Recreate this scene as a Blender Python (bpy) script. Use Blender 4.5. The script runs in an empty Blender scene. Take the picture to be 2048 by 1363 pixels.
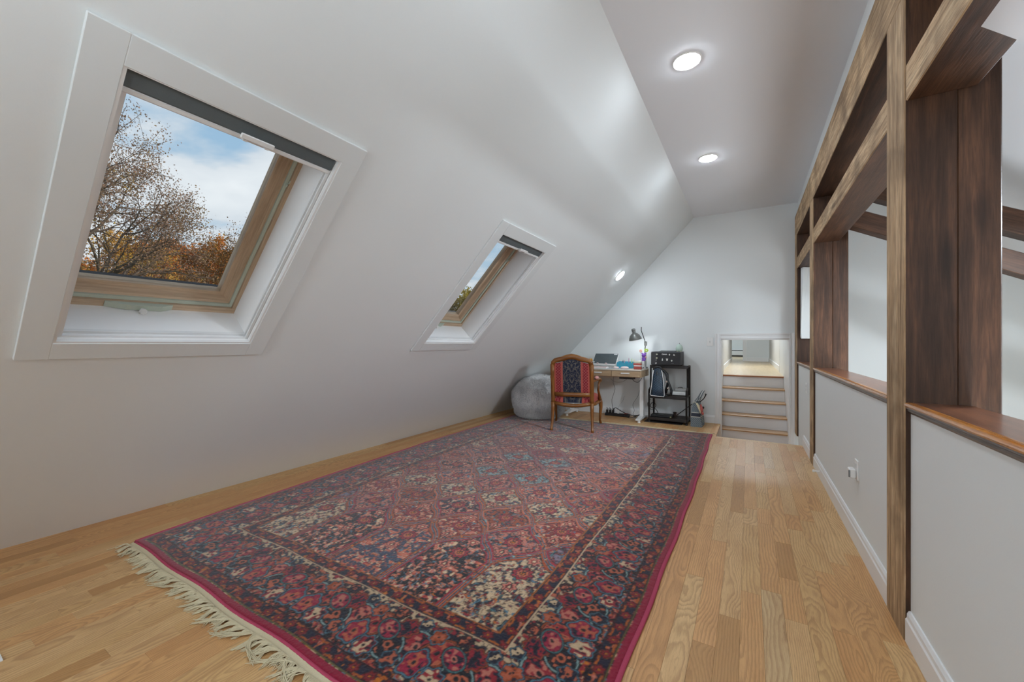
import bpy, math, random
import numpy as np
from mathutils import Vector, Matrix
random.seed(7); rng = np.random.default_rng(11)
sc = bpy.context.scene
col = sc.collection
PI = math.pi
# ------------------------------------------------------------------ camera
cam_d = bpy.data.cameras.new('camera'); cam = bpy.data.objects.new('camera', cam_d); col.objects.link(cam)
TH = math.atan(473/794)
cam.location = (0, 0, 1.2); cam.rotation_euler = (PI/2, 0, TH)
cam_d.sensor_width = 36; cam_d.lens = 36*794/2048; cam_d.shift_y = 4.5/2048
cam_d.clip_start = .02; cam_d.clip_end = 400
sc.camera = cam
# ------------------------------------------------------------------ colour management
sc.view_settings.view_transform = 'Standard'; sc.view_settings.look = 'None'
sc.view_settings.gamma = 1; sc.view_settings.use_curve_mapping = False
sc.view_settings.exposure = 0.52
K_CEIL, K_DESK, K_VOID, K_HALL, K_REAR, K_UP, K_SKY, K_SUN = 22.5, 25.0, 80.0, 34.0, 31.0, 29.0, 0.84, 2.8; K_VFILL = 15.0; K_SFILL = 24.0; K_VU = 20.0
LC = (.87, .962, 1.05)                                  # lamp colour: cool white LED

# ------------------------------------------------------------------ node helpers
def srgb(h):
    if isinstance(h, str):
        h = h.lstrip('#'); c = [int(h[i:i+2], 16)/255 for i in (0, 2, 4)]
    else: c = list(h)
    return tuple((x/12.92 if x <= .04045 else ((x+.055)/1.055)**2.4) for x in c) + (1.0,)
class G:
    """tiny wrapper that writes node graphs as expressions"""
    def __init__(s, name, world=False):
        if world:
            s.m = bpy.data.worlds.new(name); s.m.use_nodes = True
        else:
            s.m = bpy.data.materials.new(name); s.m.use_nodes = True
        s.t = s.m.node_tree; s.t.nodes.clear()
        s.out = s.t.nodes.new('ShaderNodeOutputWorld' if world else 'ShaderNodeOutputMaterial')
    def n(s, typ, **kw):
        nd = s.t.nodes.new(typ)
        for k, v in kw.items(): setattr(nd, k, v)
        return nd
    def put(s, sock, v):
        if isinstance(v, bpy.types.NodeSocket): s.t.links.new(v, sock)
        else: sock.default_value = v
    def M(s, op, a, b=0.0, c=None):
        nd = s.n('ShaderNodeMath', operation=op); s.put(nd.inputs[0], a); s.put(nd.inputs[1], b)
        if c is not None: s.put(nd.inputs[2], c)
        return nd.outputs[0]
    def add(s, a, b): return s.M('ADD', a, b)
    def mul(s, a, b): return s.M('MULTIPLY', a, b)
    def coord(s, kind='Object'): return s.n('ShaderNodeTexCoord').outputs[kind]
    def sep(s, v):
        nd = s.n('ShaderNodeSeparateXYZ'); s.put(nd.inputs[0], v); return nd.outputs
    def comb(s, x, y, z):
        nd = s.n('ShaderNodeCombineXYZ'); s.put(nd.inputs[0], x); s.put(nd.inputs[1], y); s.put(nd.inputs[2], z); return nd.outputs[0]
    def scale(s, v, sc_):
        nd = s.n('ShaderNodeMapping'); s.put(nd.inputs[0], v); nd.inputs['Scale'].default_value = sc_; return nd.outputs[0]
    def noise(s, v, scale=5, detail=3, rough=.5, dist=0, out='Fac'):
        nd = s.n('ShaderNodeTexNoise'); s.put(nd.inputs['Vector'], v); s.put(nd.inputs['Scale'], scale)
        nd.inputs['Detail'].default_value = detail; nd.inputs['Roughness'].default_value = rough; nd.inputs['Distortion'].default_value = dist
        return nd.outputs[out]
    def vor(s, v, scale=5, feat='F1', out='Distance', rnd=1.0):
        nd = s.n('ShaderNodeTexVoronoi', feature=feat); s.put(nd.inputs['Vector'], v); s.put(nd.inputs['Scale'], scale)
        nd.inputs['Randomness'].default_value = rnd
        return nd.outputs[out]
    def ramp(s, f, stops, interp='LINEAR'):
        nd = s.n('ShaderNodeValToRGB'); s.put(nd.inputs[0], f); r = nd.color_ramp; r.interpolation = interp
        while len(r.elements) < len(stops): r.elements.new(.5)
        for e, (p, c) in zip(r.elements, stops):
            e.position = p; e.color = c if len(c) == 4 else tuple(c)+(1,)
        return nd.outputs[0]
    def mix(s, f, a, b, mode='MIX'):
        nd = s.n('ShaderNodeMix', data_type='RGBA', blend_type=mode)
        s.put(nd.inputs[0], f); s.put(nd.inputs[6], a); s.put(nd.inputs[7], b); return nd.outputs[2]
    def bump(s, h, strength=.3, dist=.01):
        nd = s.n('ShaderNodeBump'); s.put(nd.inputs['Height'], h); nd.inputs['Strength'].default_value = strength
        nd.inputs['Distance'].default_value = dist; return nd.outputs[0]
    def bsdf(s, color, rough=.6, normal=None, metal=0, spec=.5, **kw):
        b = s.n('ShaderNodeBsdfPrincipled'); s.put(b.inputs['Base Color'], color); s.put(b.inputs['Roughness'], rough)
        b.inputs['Metallic'].default_value = metal; b.inputs['Specular IOR Level'].default_value = spec
        if normal is not None: s.put(b.inputs['Normal'], normal)
        for k, v in kw.items(): s.put(b.inputs[k.replace('_', ' ')], v)
        s.t.links.new(b.outputs[0], s.out.inputs[0]); return s.m

# ------------------------------------------------------------------ world: real sky with scattered cloud
w = G('autumn_sky', world=True)
d = w.coord('Generated'); X, Y_, Z = w.sep(d)[:3]
zz = w.add(w.M('MAXIMUM', Z, 0.0), .22)
p = w.comb(w.M('DIVIDE', X, zz), w.M('DIVIDE', Y_, zz), 0.0)
cl = w.noise(p, 1.9, 6, .55, .3)
cl2 = w.noise(p, .8, 2, .5)
f = w.add(w.mul(cl, .75), w.mul(cl2, .35))
cloud = w.ramp(f, [(.47, (0, 0, 0)), (.56, (1, 1, 1))])
skyc = w.ramp(Z, [(0, srgb('#c0cdd6')), (.30, srgb('#9bb9d0')), (1, srgb('#6a97c2'))])
cc = w.ramp(cl, [(.42, srgb('#ccd2d8')), (.7, srgb('#e9ebec'))])
bg = w.n('ShaderNodeBackground'); w.put(bg.inputs[0], w.mix(cloud, skyc, cc)); bg.inputs[1].default_value = K_SKY
w.t.links.new(bg.outputs[0], w.out.inputs[0]); sc.world = w.m
# sun behind the ridge, lights the trees only
sd = bpy.data.lights.new('sun', 'SUN'); sd.energy = K_SUN; sd.angle = .02; sd.color = (1, .93, .82)
sun = bpy.data.objects.new('sun', sd); col.objects.link(sun); sun.rotation_euler = (0, math.radians(62), math.radians(35))
cy = sc.cycles
cy.max_bounces = 8; cy.diffuse_bounces = 6; cy.glossy_bounces = 3; cy.transmission_bounces = 4; cy.sample_clamp_indirect = 4; cy.caustics_reflective = False; cy.caustics_refractive = False

def area(name, loc, rot, size, power, color=(1, 1, 1), shape='DISK', sy=None, spread=PI):
    l = bpy.data.lights.new(name, 'AREA'); l.shape = shape; l.size = size
    if sy: l.size_y = sy
    l.energy = power; l.color = color; l.spread = spread
    o = bpy.data.objects.new(name, l); col.objects.link(o); o.location = loc; o.rotation_euler = rot; return o

# ------------------------------------------------------------------ object helpers
def tag(o, label=None, cat=None, group=None, kind=None):
    if label: o['label'] = label
    if cat: o['category'] = cat
    if group: o['group'] = group
    if kind: o['kind'] = kind
    return o
def thing(name, label, cat, loc=(0, 0, 0), rotz=0, group=None, kind=None):
    o = bpy.data.objects.new(name, None); col.objects.link(o); o.location = loc; o.rotation_euler = (0, 0, rotz); o.empty_display_size = .05
    return tag(o, label, cat, group, kind)
class MB:
    def __init__(s): s.v = []; s.f = []; s.mi = []
    def add(s, vs, fs, mi=0):
        b = len(s.v); s.v += [tuple(v) for v in vs]; s.f += [tuple(i+b for i in f) for f in fs]; s.mi += [mi]*len(fs); return s
    def box(s, lo, hi, mi=0, M=None):
        x0, y0, z0 = lo; x1, y1, z1 = hi
        vs = [(x0,y0,z0),(x1,y0,z0),(x1,y1,z0),(x0,y1,z0),(x0,y0,z1),(x1,y0,z1),(x1,y1,z1),(x0,y1,z1)]
        if M is not None: vs = [M @ Vector(v) for v in vs]
        return s.add(vs, [(0,3,2,1),(4,5,6,7),(0,1,5,4),(1,2,6,5),(2,3,7,6),(3,0,4,7)], mi)
    def bbox(s, lo, hi, r=.003, mi=0, M=None):
        """bevelled box"""
        x0, y0, z0 = lo; x1, y1, z1 = hi
        vs = []; 
        for z, i in ((z0, r), (z0+r, 0), (z1-r, 0), (z1, r)):
            a, b, c, d_ = x0+i, x1-i, y0+i, y1-i
            q = r if i == 0 else 0
            vs += [(a+q,c,z),(b-q,c,z),(b,c+q,z),(b,d_-q,z),(b-q,d_,z),(a+q,d_,z),(a,d_-q,z),(a,c+q,z)]
        if M is not None: vs = [M @ Vector(v) for v in vs]
        fs = [tuple(range(7, -1, -1)), tuple(range(24, 32))]
        for l in range(3):
            for k in range(8):
                a = l*8+k; b = l*8+(k+1) % 8; fs.append((a, b, b+8, a+8))
        return s.add(vs, fs, mi)
    def tube(s, pts, r, n=8, mi=0, cap=True, flat=1.0, up=None):
        pts = [Vector(p) for p in pts]; m = len(pts)
        rs = r if hasattr(r, '__len__') else [r]*m
        vs = []; ref = Vector(up) if up else None
        for i, p in enumerate(pts):
            t = (pts[min(i+1, m-1)]-pts[max(i-1, 0)]); t = t.normalized() if t.length > 1e-9 else Vector((0, 0, 1))
            if ref is None: ref = Vector((0, 0, 1)) if abs(t.z) < .9 else Vector((1, 0, 0))
            a = t.cross(ref); a = a.normalized() if a.length > 1e-6 else Vector((1, 0, 0)); b = a.cross(t).normalized()
            if not up: ref = b
            for k in range(n):
                an = 2*PI*k/n; vs.append(p+a*(math.cos(an)*rs[i])+b*(math.sin(an)*rs[i]*flat))
        fs = [(i*n+k, i*n+(k+1) % n, (i+1)*n+(k+1) % n, (i+1)*n+k) for i in range(m-1) for k in range(n)]
        if cap: fs += [tuple(range(n-1, -1, -1)), tuple((m-1)*n+k for k in range(n))]
        return s.add(vs, fs, mi)
    def lathe(s, prof, n=20, mi=0, M=None, c=(0, 0, 0)):
        vs = []; 
        for r, z in prof:
            for k in range(n):
                a = 2*PI*k/n; v = Vector((r*math.cos(a), r*math.sin(a), z)); v = (M @ v) if M is not None else v
                vs.append(v+Vector(c))
        m = len(prof)
        fs = [(i*n+k, i*n+(k+1) % n, (i+1)*n+(k+1) % n, (i+1)*n+k) for i in range(m-1) for k in range(n)]
        if prof[0][0] > 1e-4: fs.append(tuple(range(n-1, -1, -1)))
        if prof[-1][0] > 1e-4: fs.append(tuple((m-1)*n+k for k in range(n)))
        return s.add(vs, fs, mi)
    def prism(s, poly, a0, a1, axis='y', mi=0, M=None):
        def P(u, v, w_): return {'y': (u, w_, v), 'x': (w_, u, v), 'z': (u, v, w_)}[axis]
        n = len(poly); vs = [P(u, v, a0) for u, v in poly]+[P(u, v, a1) for u, v in poly]
        if M is not None: vs = [M @ Vector(v) for v in vs]
        fs = [tuple(range(n)), tuple(range(2*n-1, n-1, -1))]+[(k, k+n, (k+1) % n+n, (k+1) % n) for k in range(n)]
        return s.add(vs, fs, mi)
    def ball(s, c, r, n=14, m=9, mi=0):
        r = r if hasattr(r, '__len__') else (r, r, r)
        vs = [(c[0], c[1], c[2]-r[2])]
        for i in range(1, m):
            ph = -PI/2+PI*i/m
            for k in range(n):
                a = 2*PI*k/n; vs.append((c[0]+r[0]*math.cos(ph)*math.cos(a), c[1]+r[1]*math.cos(ph)*math.sin(a), c[2]+r[2]*math.sin(ph)))
        vs.append((c[0], c[1], c[2]+r[2])); L = len(vs)-1
        fs = [(0, 1+(k+1) % n, 1+k) for k in range(n)]+[(L, 1+(m-2)*n+k, 1+(m-2)*n+(k+1) % n) for k in range(n)]
        fs += [(1+i*n+k, 1+i*n+(k+1) % n, 1+(i+1)*n+(k+1) % n, 1+(i+1)*n+k) for i in range(m-2) for k in range(n)]
        return s.add(vs, fs, mi)
    def build(s, name, mat, parent=None, smooth=False, label=None, kind=None, sub=0):
        me = bpy.data.meshes.new(name); me.from_pydata(s.v, [], s.f)
        mats = mat if isinstance(mat, (list, tuple)) else [mat]
        for m_ in mats: me.materials.append(m_)
        if len(mats) > 1: me.polygons.foreach_set('material_index', s.mi)
        me.validate(); 
        import bmesh
        bm = bmesh.new(); bm.from_mesh(me)
        if len(s.f) < 60000: bmesh.ops.recalc_face_normals(bm, faces=bm.faces)
        bm.to_mesh(me); bm.free()
        if smooth:
            me.polygons.foreach_set('use_smooth', [True]*len(me.polygons))
            if smooth != 2: me.set_sharp_from_angle(angle=math.radians(40))
        o = bpy.data.objects.new(name, me); col.objects.link(o)
        if parent: o.parent = parent
        if sub:
            md = o.modifiers.new('sub', 'SUBSURF'); md.levels = md.render_levels = sub
        if label: o['label'] = label
        if kind: o['kind'] = kind
        return o
def box(name, lo, hi, mat, parent=None, r=.003, **kw): return MB().bbox(lo, hi, r).build(name, mat, parent, **kw)
def npmesh(name, V, F, mat, parent=None, smooth=False, kind=None, colors=None):
    """fast mesh from numpy quads/tris"""
    me = bpy.data.meshes.new(name); k = F.shape[1]
    me.vertices.add(len(V)); me.vertices.foreach_set('co', V.astype(np.float32).ravel())
    me.loops.add(F.size); me.loops.foreach_set('vertex_index', F.astype(np.int32).ravel())
    me.polygons.add(len(F)); me.polygons.foreach_set('loop_start', np.arange(0, F.size, k, dtype=np.int32))
    me.update(calc_edges=True)
    if colors is not None:
        at = me.color_attributes.new('tint', 'FLOAT_COLOR', 'POINT')
        c = np.ones((len(V), 4), np.float32); c[:, :3] = colors; at.data.foreach_set('color', c.ravel())
    if smooth: me.polygons.foreach_set('use_smooth', np.ones(len(F), bool))
    me.materials.append(mat)
    o = bpy.data.objects.new(name, me); col.objects.link(o)
    if parent: o.parent = parent
    if kind: o['kind'] = kind
    return o

# ------------------------------------------------------------------ materials
def paint(name, c, rough=.55, bs=.06, scale=160):
    g = G(name); v = g.coord(); n1 = g.noise(v, scale, 2); n2 = g.noise(v, 1.3, 3)
    cc_ = g.mix(g.mul(n2, .35), c, tuple(x*.93 for x in c[:3])+(1,))
    return g.bsdf(cc_, rough, g.bump(n1, bs, .003), spec=.3)
def plain(name, c, rough=.5, metal=0, spec=.5, var=.12, scale=30, bs=.0):
    g = G(name); v = g.coord(); n1 = g.noise(v, scale, 3)
    cc_ = g.mix(n1, tuple(x*(1-var) for x in c[:3])+(1,), tuple(min(1, x*(1+var)) for x in c[:3])+(1,))
    return g.bsdf(cc_, rough, g.bump(n1, bs, .002) if bs else None, metal=metal, spec=spec)
WALL = paint('wall_paint', srgb('#e1e5e5'), .6)
CEIL = paint('ceiling_paint', srgb('#e5e8ec'), .7)
TRIM = paint('gloss_trim_paint', srgb('#e7e8e8'), .35, .03)
TRIM_FLAT = paint('skylight_casing_paint', srgb('#dce0e0'), .5, .05)
WELL = paint('skylight_well_paint', srgb('#f6f6f6'), .5, .03)

def wood(name, c0, c1, c2, axis='y', rough=.5, bump=.25, freq=1.0, dark=.5, coat=0.0, blotch=.35, spec=.35):
    """generic lumber: streaks along axis, knots and blotches"""
    g = G(name); v = g.coord(); ri = g.n('ShaderNodeObjectInfo').outputs['Random']
    x, y, z = g.sep(v)[:3]; off = g.mul(ri, 37.0)
    k = .06
    sc_ = {'x': (k, 1, 1), 'y': (1, k, 1), 'z': (1, 1, k)}[axis]
    vv = g.comb(g.mul(g.add(x, off), sc_[0]), g.mul(g.add(y, off), sc_[1]), g.mul(g.add(z, off), sc_[2]))
    fine = g.noise(vv, 140*freq, 4, .65, .4); mid = g.noise(vv, 26*freq, 4, .6, .8)
    bl = g.noise(g.comb(g.add(x, off), y, z), 3.2*freq, 3, .55, .6)
    base = g.ramp(mid, [(.28, c0), (.52, c1), (.75, c2)])
    base = g.mix(g.mul(g.ramp(fine, [(.35, (1, 1, 1)), (.6, (0, 0, 0))]), dark), base, tuple(q*.55 for q in c0[:3])+(1,))
    base = g.mix(g.mul(g.ramp(bl, [(.4, (0, 0, 0)), (.68, (1, 1, 1))]), blotch), base, tuple(q*.45 for q in c0[:3])+(1,))
    kn = g.vor(g.comb(g.mul(g.add(x, off), sc_[0]*3 if axis == 'x' else 1), g.mul(g.add(y, off), sc_[1]*3 if axis == 'y' else 1), g.mul(z, sc_[2]*3 if axis == 'z' else 1)), 3.5*freq)
    base = g.mix(g.mul(g.ramp(kn, [(.03, (1, 1, 1)), (.09, (0, 0, 0))]), .7), base, tuple(q*.3 for q in c0[:3])+(1,))
    h = g.add(fine, g.mul(mid, .6))
    return g.bsdf(base, rough, g.bump(h, bump, .004), spec=spec, Coat_Weight=coat, Coat_Roughness=.15)
TIM_D, TIM_F = {}, {}
for ax in 'xyz':
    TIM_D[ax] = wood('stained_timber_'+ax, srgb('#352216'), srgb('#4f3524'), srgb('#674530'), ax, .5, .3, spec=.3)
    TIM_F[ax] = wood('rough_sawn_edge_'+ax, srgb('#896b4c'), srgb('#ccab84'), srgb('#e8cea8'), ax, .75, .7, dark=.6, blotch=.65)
SILL = wood('sill_varnished_board', srgb('#5a3420'), srgb('#7a4a30'), srgb('#8d5a3b'), 'y', .28, .12, coat=.4)
SILLR = wood('sill_worn_edge', srgb('#94561f'), srgb('#bf7a35'), srgb('#cf9350'), 'y', .25, .1, coat=.5)
SILLM = wood('sill_moulding', srgb('#4a3628'), srgb('#6c5644'), srgb('#8a7763'), 'y', .35, .2)
PINE = wood('pine_window', srgb('#b0977c'), srgb('#c8ae92'), srgb('#d6bfa4'), 'x', .5, .15, freq=.7, dark=.35, blotch=.15)
PINE_Y = wood('pine_window_rail', srgb('#b0977c'), srgb('#c8ae92'), srgb('#d6bfa4'), 'y', .5, .15, freq=.7, dark=.35, blotch=.15)
OAKX = wood('pale_oak_desk', srgb('#a88d6c'), srgb('#bfa584'), srgb('#cdb598'), 'x', .45, .1, dark=.3, blotch=.1)
CHW = wood('walnut_chair', srgb('#6a3d18'), srgb('#8e5a28'), srgb('#a5703a'), 'z', .35, .15, dark=.35, blotch=.2, coat=.2)
CHWX = wood('walnut_chair_rail', srgb('#6a3d18'), srgb('#8e5a28'), srgb('#a5703a'), 'x', .35, .15, dark=.35, blotch=.2, coat=.2)
SHELFW = wood('dark_shelf_board', srgb('#2a1f1a'), srgb('#3a2b23'), srgb('#4a382d'), 'x', .45, .1, dark=.4)

def oak_floor(name, tint=(1, 1, 1)):
    g = G(name); v = g.coord(); info = g.n('ShaderNodeObjectInfo'); r = info.outputs['Random']
    x, y, z = g.sep(v)[:3]
    o1 = g.mul(r, 91.7); ya = g.add(y, o1); r2 = g.M('FRACT', g.mul(r, 13.7)); r3 = g.M('FRACT', g.mul(r, 57.3)); r4 = g.M('FRACT', g.mul(r, 171.9))
    # cut through wobbling annual rings -> cathedral arches and straight grain
    wob = g.noise(g.comb(g.mul(x, 2.0), g.mul(ya, .75), o1), 1.6, 2, .5, .0)
    wob2 = g.noise(g.comb(g.mul(x, 16), g.mul(ya, 2.6), o1), 1.8, 4, .6)
    xc = g.add(x, g.mul(g.add(r2, -.5), .20))
    depth = g.add(g.mul(g.add(wob, -.5), .30), g.mul(g.add(r3, -.2), .13))
    rr = g.M('SQRT', g.add(g.M('POWER', xc, 2.0), g.M('POWER', depth, 2.0)))
    rr = g.add(rr, g.mul(g.add(wob2, -.5), .016))
    ring = g.M('FRACT', g.mul(rr, g.add(62.0, g.mul(r4, 80.0))))
    line = g.ramp(ring, [(0, (0, 0, 0)), (.30, (.10, .10, .10)), (.62, (.75, .75, .75)), (.80, (1, 1, 1)), (.93, (0, 0, 0)), (1, (0, 0, 0))])
    pores = g.noise(g.comb(x, g.mul(y, .035), o1), 520, 3, .7)
    base = g.ramp(r, [(0, srgb('#b58e60')), (.10, srgb('#cda373')), (.3, srgb('#ccab7c')), (.45, srgb('#d3b386')), (.6, srgb('#c89b6b')), (.72, srgb('#cfae82')), (.86, srgb('#d0a474')), (.96, srgb('#c4ab86'))], 'CONSTANT')
    big = g.noise(g.comb(g.mul(x, 6), g.mul(ya, 1.2), o1), 2.5, 3)
    base = g.mix(g.mul(g.ramp(big, [(.35, (0, 0, 0)), (.7, (1, 1, 1))]), .35), base, srgb('#a97d52'))
    b2 = g.mix(g.mul(line, g.add(.28, g.mul(big, .35))), base, srgb('#8a6540'))
    b3 = g.mix(g.mul(g.ramp(pores, [(.50, (0, 0, 0)), (.66, (1, 1, 1))]), .38), b2, srgb('#8a6542'))
    b3 = g.mix(1.0, b3, (1.05*tint[0], .985*tint[1], .88*tint[2], 1), 'MULTIPLY')
    return g.bsdf(b3, g.add(.36, g.mul(pores, .12)), g.bump(g.add(pores, line), .04, .002), spec=.4)
OAK = oak_floor('oak_strip_floor')
GAP = plain('floor_gap', srgb('#8a6842'), .8)
def tintmat(name, rough=.85, sheen=.0, spec=.2, fuzz=900, fs=.35, extra=True):
    g = G(name); a = g.n('ShaderNodeVertexColor'); a.layer_name = 'tint'
    v = g.coord(); n1 = g.noise(v, fuzz, 2, .6); n2 = g.noise(v, 55, 2, .5)
    c = g.mix(1.0, a.outputs[0], g.ramp(n1, [(.25, (.55, .55, .55)), (.75, (1.35, 1.35, 1.35))]), 'MULTIPLY') if extra else a.outputs[0]
    return g.bsdf(c, rough, g.bump(g.add(n1, n2), fs, .004), spec=spec, Sheen_Weight=sheen, Sheen_Roughness=.4)
RUGM = tintmat('rug_pile', .75, .35)
FAB = tintmat('woven_upholstery', .8, .1, fuzz=700, fs=.2)
def emis(name, c, k):
    g = G(name); e = g.n('ShaderNodeEmission'); e.inputs[0].default_value = c; e.inputs[1].default_value = k
    g.t.links.new(e.outputs[0], g.out.inputs[0]); return g.m
WHITEP = plain('white_plastic', srgb('#e4e4e2'), .4, var=.03)
PINKP = plain('blush_plastic', srgb('#e5cfcb'), .4, var=.03)
BLACKP = plain('black_plastic', srgb('#1c1c1e'), .45, var=.1)
BLACKM = plain('black_metal', srgb('#26211f'), .4, var=.1, metal=.2)
GREYM = plain('grey_metal', srgb('#7d7f7c'), .3, metal=.6, var=.08)
SAGE = plain('sage_gasket', srgb('#b4bdae'), .4, var=.04)
BLIND = plain('blind_fabric', srgb('#5b6365'), .7, var=.06, scale=300, bs=.1)
def solid(n, h, rough=.6, **k): return plain(n, srgb(h), rough, **k)

# ================================================================== SETTING
A = math.radians(46); X0 = -3.745; YE = 6.68; ZC = 3.13; XR = .56
TA = math.tan(A); XC = X0+ZC/TA; SC = ZC/math.sin(A); YN = -2.6
RS = Matrix.Translation((X0, 0, 0)) @ Matrix.Rotation(-A, 4, 'Y')       # slope frame: x up the slope, y = Y, z outward
SKY = [(.357, 'window_1'), (2.632, 'window_2')]
OW, O0, O1, CW = .983, 1.583, 3.015, .097                                # outer casing size, board width
# sloped wall with two openings
m = MB(); TW = .34
i0, i1 = O0+CW, O1-CW
ys = [YN-.2]
for y0, _ in SKY: ys += [y0+CW, y0+OW-CW]
ys += [YE]
m.box((-.15, ys[0], 0), (i0, ys[-1], TW), M=RS); m.box((i1, ys[0], 0), (SC+.25, ys[-1], TW), M=RS)
for a, b in ((0, 1), (2, 3), (4, 5)): m.box((i0, ys[a], 0), (i1, ys[b], TW), M=RS)
o = m.build('wall_left', WALL); tag(o, 'long sloped white wall under the roof holding both skylights', kind='structure')
# slim uneven caulk line where slope meets floor
# ceiling
o = MB().box((XC-.02, YN, ZC), (1.35, YE+.1, ZC+.12)).build('ceiling', CEIL); tag(o, 'flat white ceiling strip with two recessed lights', kind='structure')
# far wall with the stair opening, continues behind the timber frame
DX0, DX1, DZ = -.358, .49, 1.262
m = MB(); T = .14
def slope_x(z): return X0+z/TA
m.prism([(X0, 0), (DX0, 0), (DX0, DZ), (DX0, ZC), (XC, ZC)], YE, YE+T)
m.box((X0, YE, -.4), (DX0, YE+T, 0))
m.box((DX0, YE, DZ), (DX1, YE+T, ZC)); m.box((DX1, YE, -1.6), (3.4, YE+T, ZC))
o = m.build('wall_far', WALL); tag(o, 'white gable end wall behind the desk, with the stair opening', kind='structure')
m = MB(); WX0, WX1, WZ0, WZ1 = -2.0, -.3, .75, 2.2
m.box((X0-.3, YN-.12, -1.6), (WX0, YN, ZC+.2)); m.box((WX1, YN-.12, -1.6), (3.4, YN, ZC+.2)); m.box((WX0, YN-.12, -1.6), (WX1, YN, WZ0)); m.box((WX0, YN-.12, WZ1), (WX1, YN, ZC+.2))
o = m.build('wall_near', WALL); tag(o, 'gable wall behind the camera with an added window opening', kind='structure')
m = MB(); m.box((WX0, YN-.10, WZ0), (WX0+.05, YN-.04, WZ1)); m.box((WX1-.05, YN-.10, WZ0), (WX1, YN-.04, WZ1)); m.box((WX0, YN-.10, WZ0), (WX1, YN-.04, WZ0+.05)); m.box((WX0, YN-.10, WZ1-.05), (WX1, YN-.04, WZ1)); m.box(((WX0+WX1)/2-.02, YN-.10, WZ0), ((WX0+WX1)/2+.02, YN-.04, WZ1))
o = m.build('added_window_rear', TRIM); tag(o, 'added unseen gable window framing the fill light behind the camera', kind='structure')  # added out of view, to carry the rear fill light
# right half wall: three sections between posts + header above the beam
P1, P2, P3 = (2.19, 2.43), (4.84, 5.08), (6.36, 6.6)
HW = XR+.165; ZS = .93
for lo_, hi_, lb_ in (((XR, YN, -.02), (HW, P1[0], ZS), 'nearest white section of the low half wall'), ((XR, P1[1], -.02), (HW, P2[0], ZS), 'white half wall section between the near and middle posts'), ((XR, P2[1], -.4), (HW, P3[0], ZS), 'white half wall section beside the stairs'), ((XR+.02, YN, 2.915), (HW, YE, ZC), 'narrow white wall strip between the upper beam and the ceiling')):
    o = MB().box(lo_, hi_).build('wall_right', WALL); tag(o, lb_, kind='structure')
# stairwell void beyond: far side wall and its roof slope
o = MB().box((3.3, YN, -1.6), (3.4, YE+.1, 1.6)).build('wall_stairwell', WALL); tag(o, kind='structure')
m = MB(); m.prism([(1.3, ZC), (1.3, ZC+.15), (3.5, 1.3), (3.3, 1.25)], YN-.1, YE+.1)
o = m.build('ceiling', CEIL); tag(o, 'white roof slope above the stairwell', kind='structure')
# low sloped drywall that comes down onto the timber beam close to the camera
m = MB(); m.prism([(.598, 2.32), (.598, 2.185), (.612, 2.178), (2.9, .02), (3.0, .12), (1.25, 1.83+.6), (.7, 2.5)], YN, 1.79)
o = m.build('trim_1', CEIL); tag(o, 'white boxed roof slope meeting the beam at the top right corner', kind='structure')
# white boxed wedge between the two far posts
m = MB(); yk = 6.30
m.prism([(.585, 1.26), (.85, 1.26), (.85, 2.17), (.585, 2.17)], yk, yk+.05)
m.add([(.575, yk-.03, 1.27), (.60, yk-.05, 2.17), (.66, yk-.0, 2.17), (.575, yk-.001, 1.27), (.58, yk, 2.17)], [(0, 1, 2), (0, 2, 3), (1, 4, 2), (0, 3, 4, 1)])
o = m.build('trim_2', WALL); tag(o, 'small white drywall wedge between the two far timber posts', kind='structure')
# floor slab (L shaped) + stair landing
YS = 5.735; XS = -.40
m = MB(); m.box((X0-.3, YN, -.16), (XR+.17, YS-.001, -.0185)); m.box((X0-.3, YS-.001, -.16), (XS, YE, -.0185))
floor = m.build('floor', GAP); tag(floor, 'light oak strip floor', kind='structure')
o = MB().box((XS, YS, -.36), (XR+.1, 6.9, -.29)).build('floor', OAK); tag(o, 'lower oak landing at the foot of the stairs', kind='structure')
o = MB().box((HW, YN, -1.6), (3.4, YE, -1.5)).build('floor', OAK); tag(o, 'floor of the stairwell behind the half wall', kind='structure')
m = MB(); m.box((XS, YS-.02, -.30), (XR, YS, -.0185)); m.box((XS-.004, YS, -.30), (XS+.008, YE, -.0185))
o = m.build('trim_3', TRIM); tag(o, 'white riser below the edge of the oak floor', kind='structure')
# planks ------------------------------------------------------------
PW = .0826; n_rows = int((XR+.0-(X0))/PW)+2
ind = []; cov = MB()
for r_ in range(n_rows):
    x1 = XR-.012-r_*PW; x0 = max(x1-PW, X0-.02)
    if x1 < X0: break
    yend = YE-.002 if x1 <= XS+.04 else YS-.055
    y = YN + random.uniform(-.5, 0) if False else -.75
    y = .05 + random.uniform(-.8, 0)
    first = True
    while y < yend-.02:
        L = random.choice([.45, .65, .85, 1.1, 1.4, 1.8, 2.2]) * random.uniform(.85, 1.15)
        if x1 > -.45: L *= .62
        y1 = min(y+L, yend)
        if yend-y1 < .12: y1 = yend
        hidden = (x0 > -3.10 and x1 < -.52 and y > 1.0 and y1 < 5.7)
        zt = random.uniform(-.0004, .0002)
        if hidden: cov.box((x0+.0004, y+.0004, -.0185), (x1-.0004, y1-.0004, -.0005))
        else: ind.append((x0, x1, y, y1, zt))
        y = y1
print('planks', len(ind))
ind.sort(key=lambda q: -((1 if q[0] > -.5 else .6)*(q[1]-q[0])*(q[3]-q[2])/((q[2]+q[3])**2/4+((q[0]+q[1])/2)**2+.3)))
for q in ind[300:]: cov.box((q[0]+.0004, q[2]+.0004, -.0185), (q[1]-.0004, q[3]-.0004, q[4]))
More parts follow.
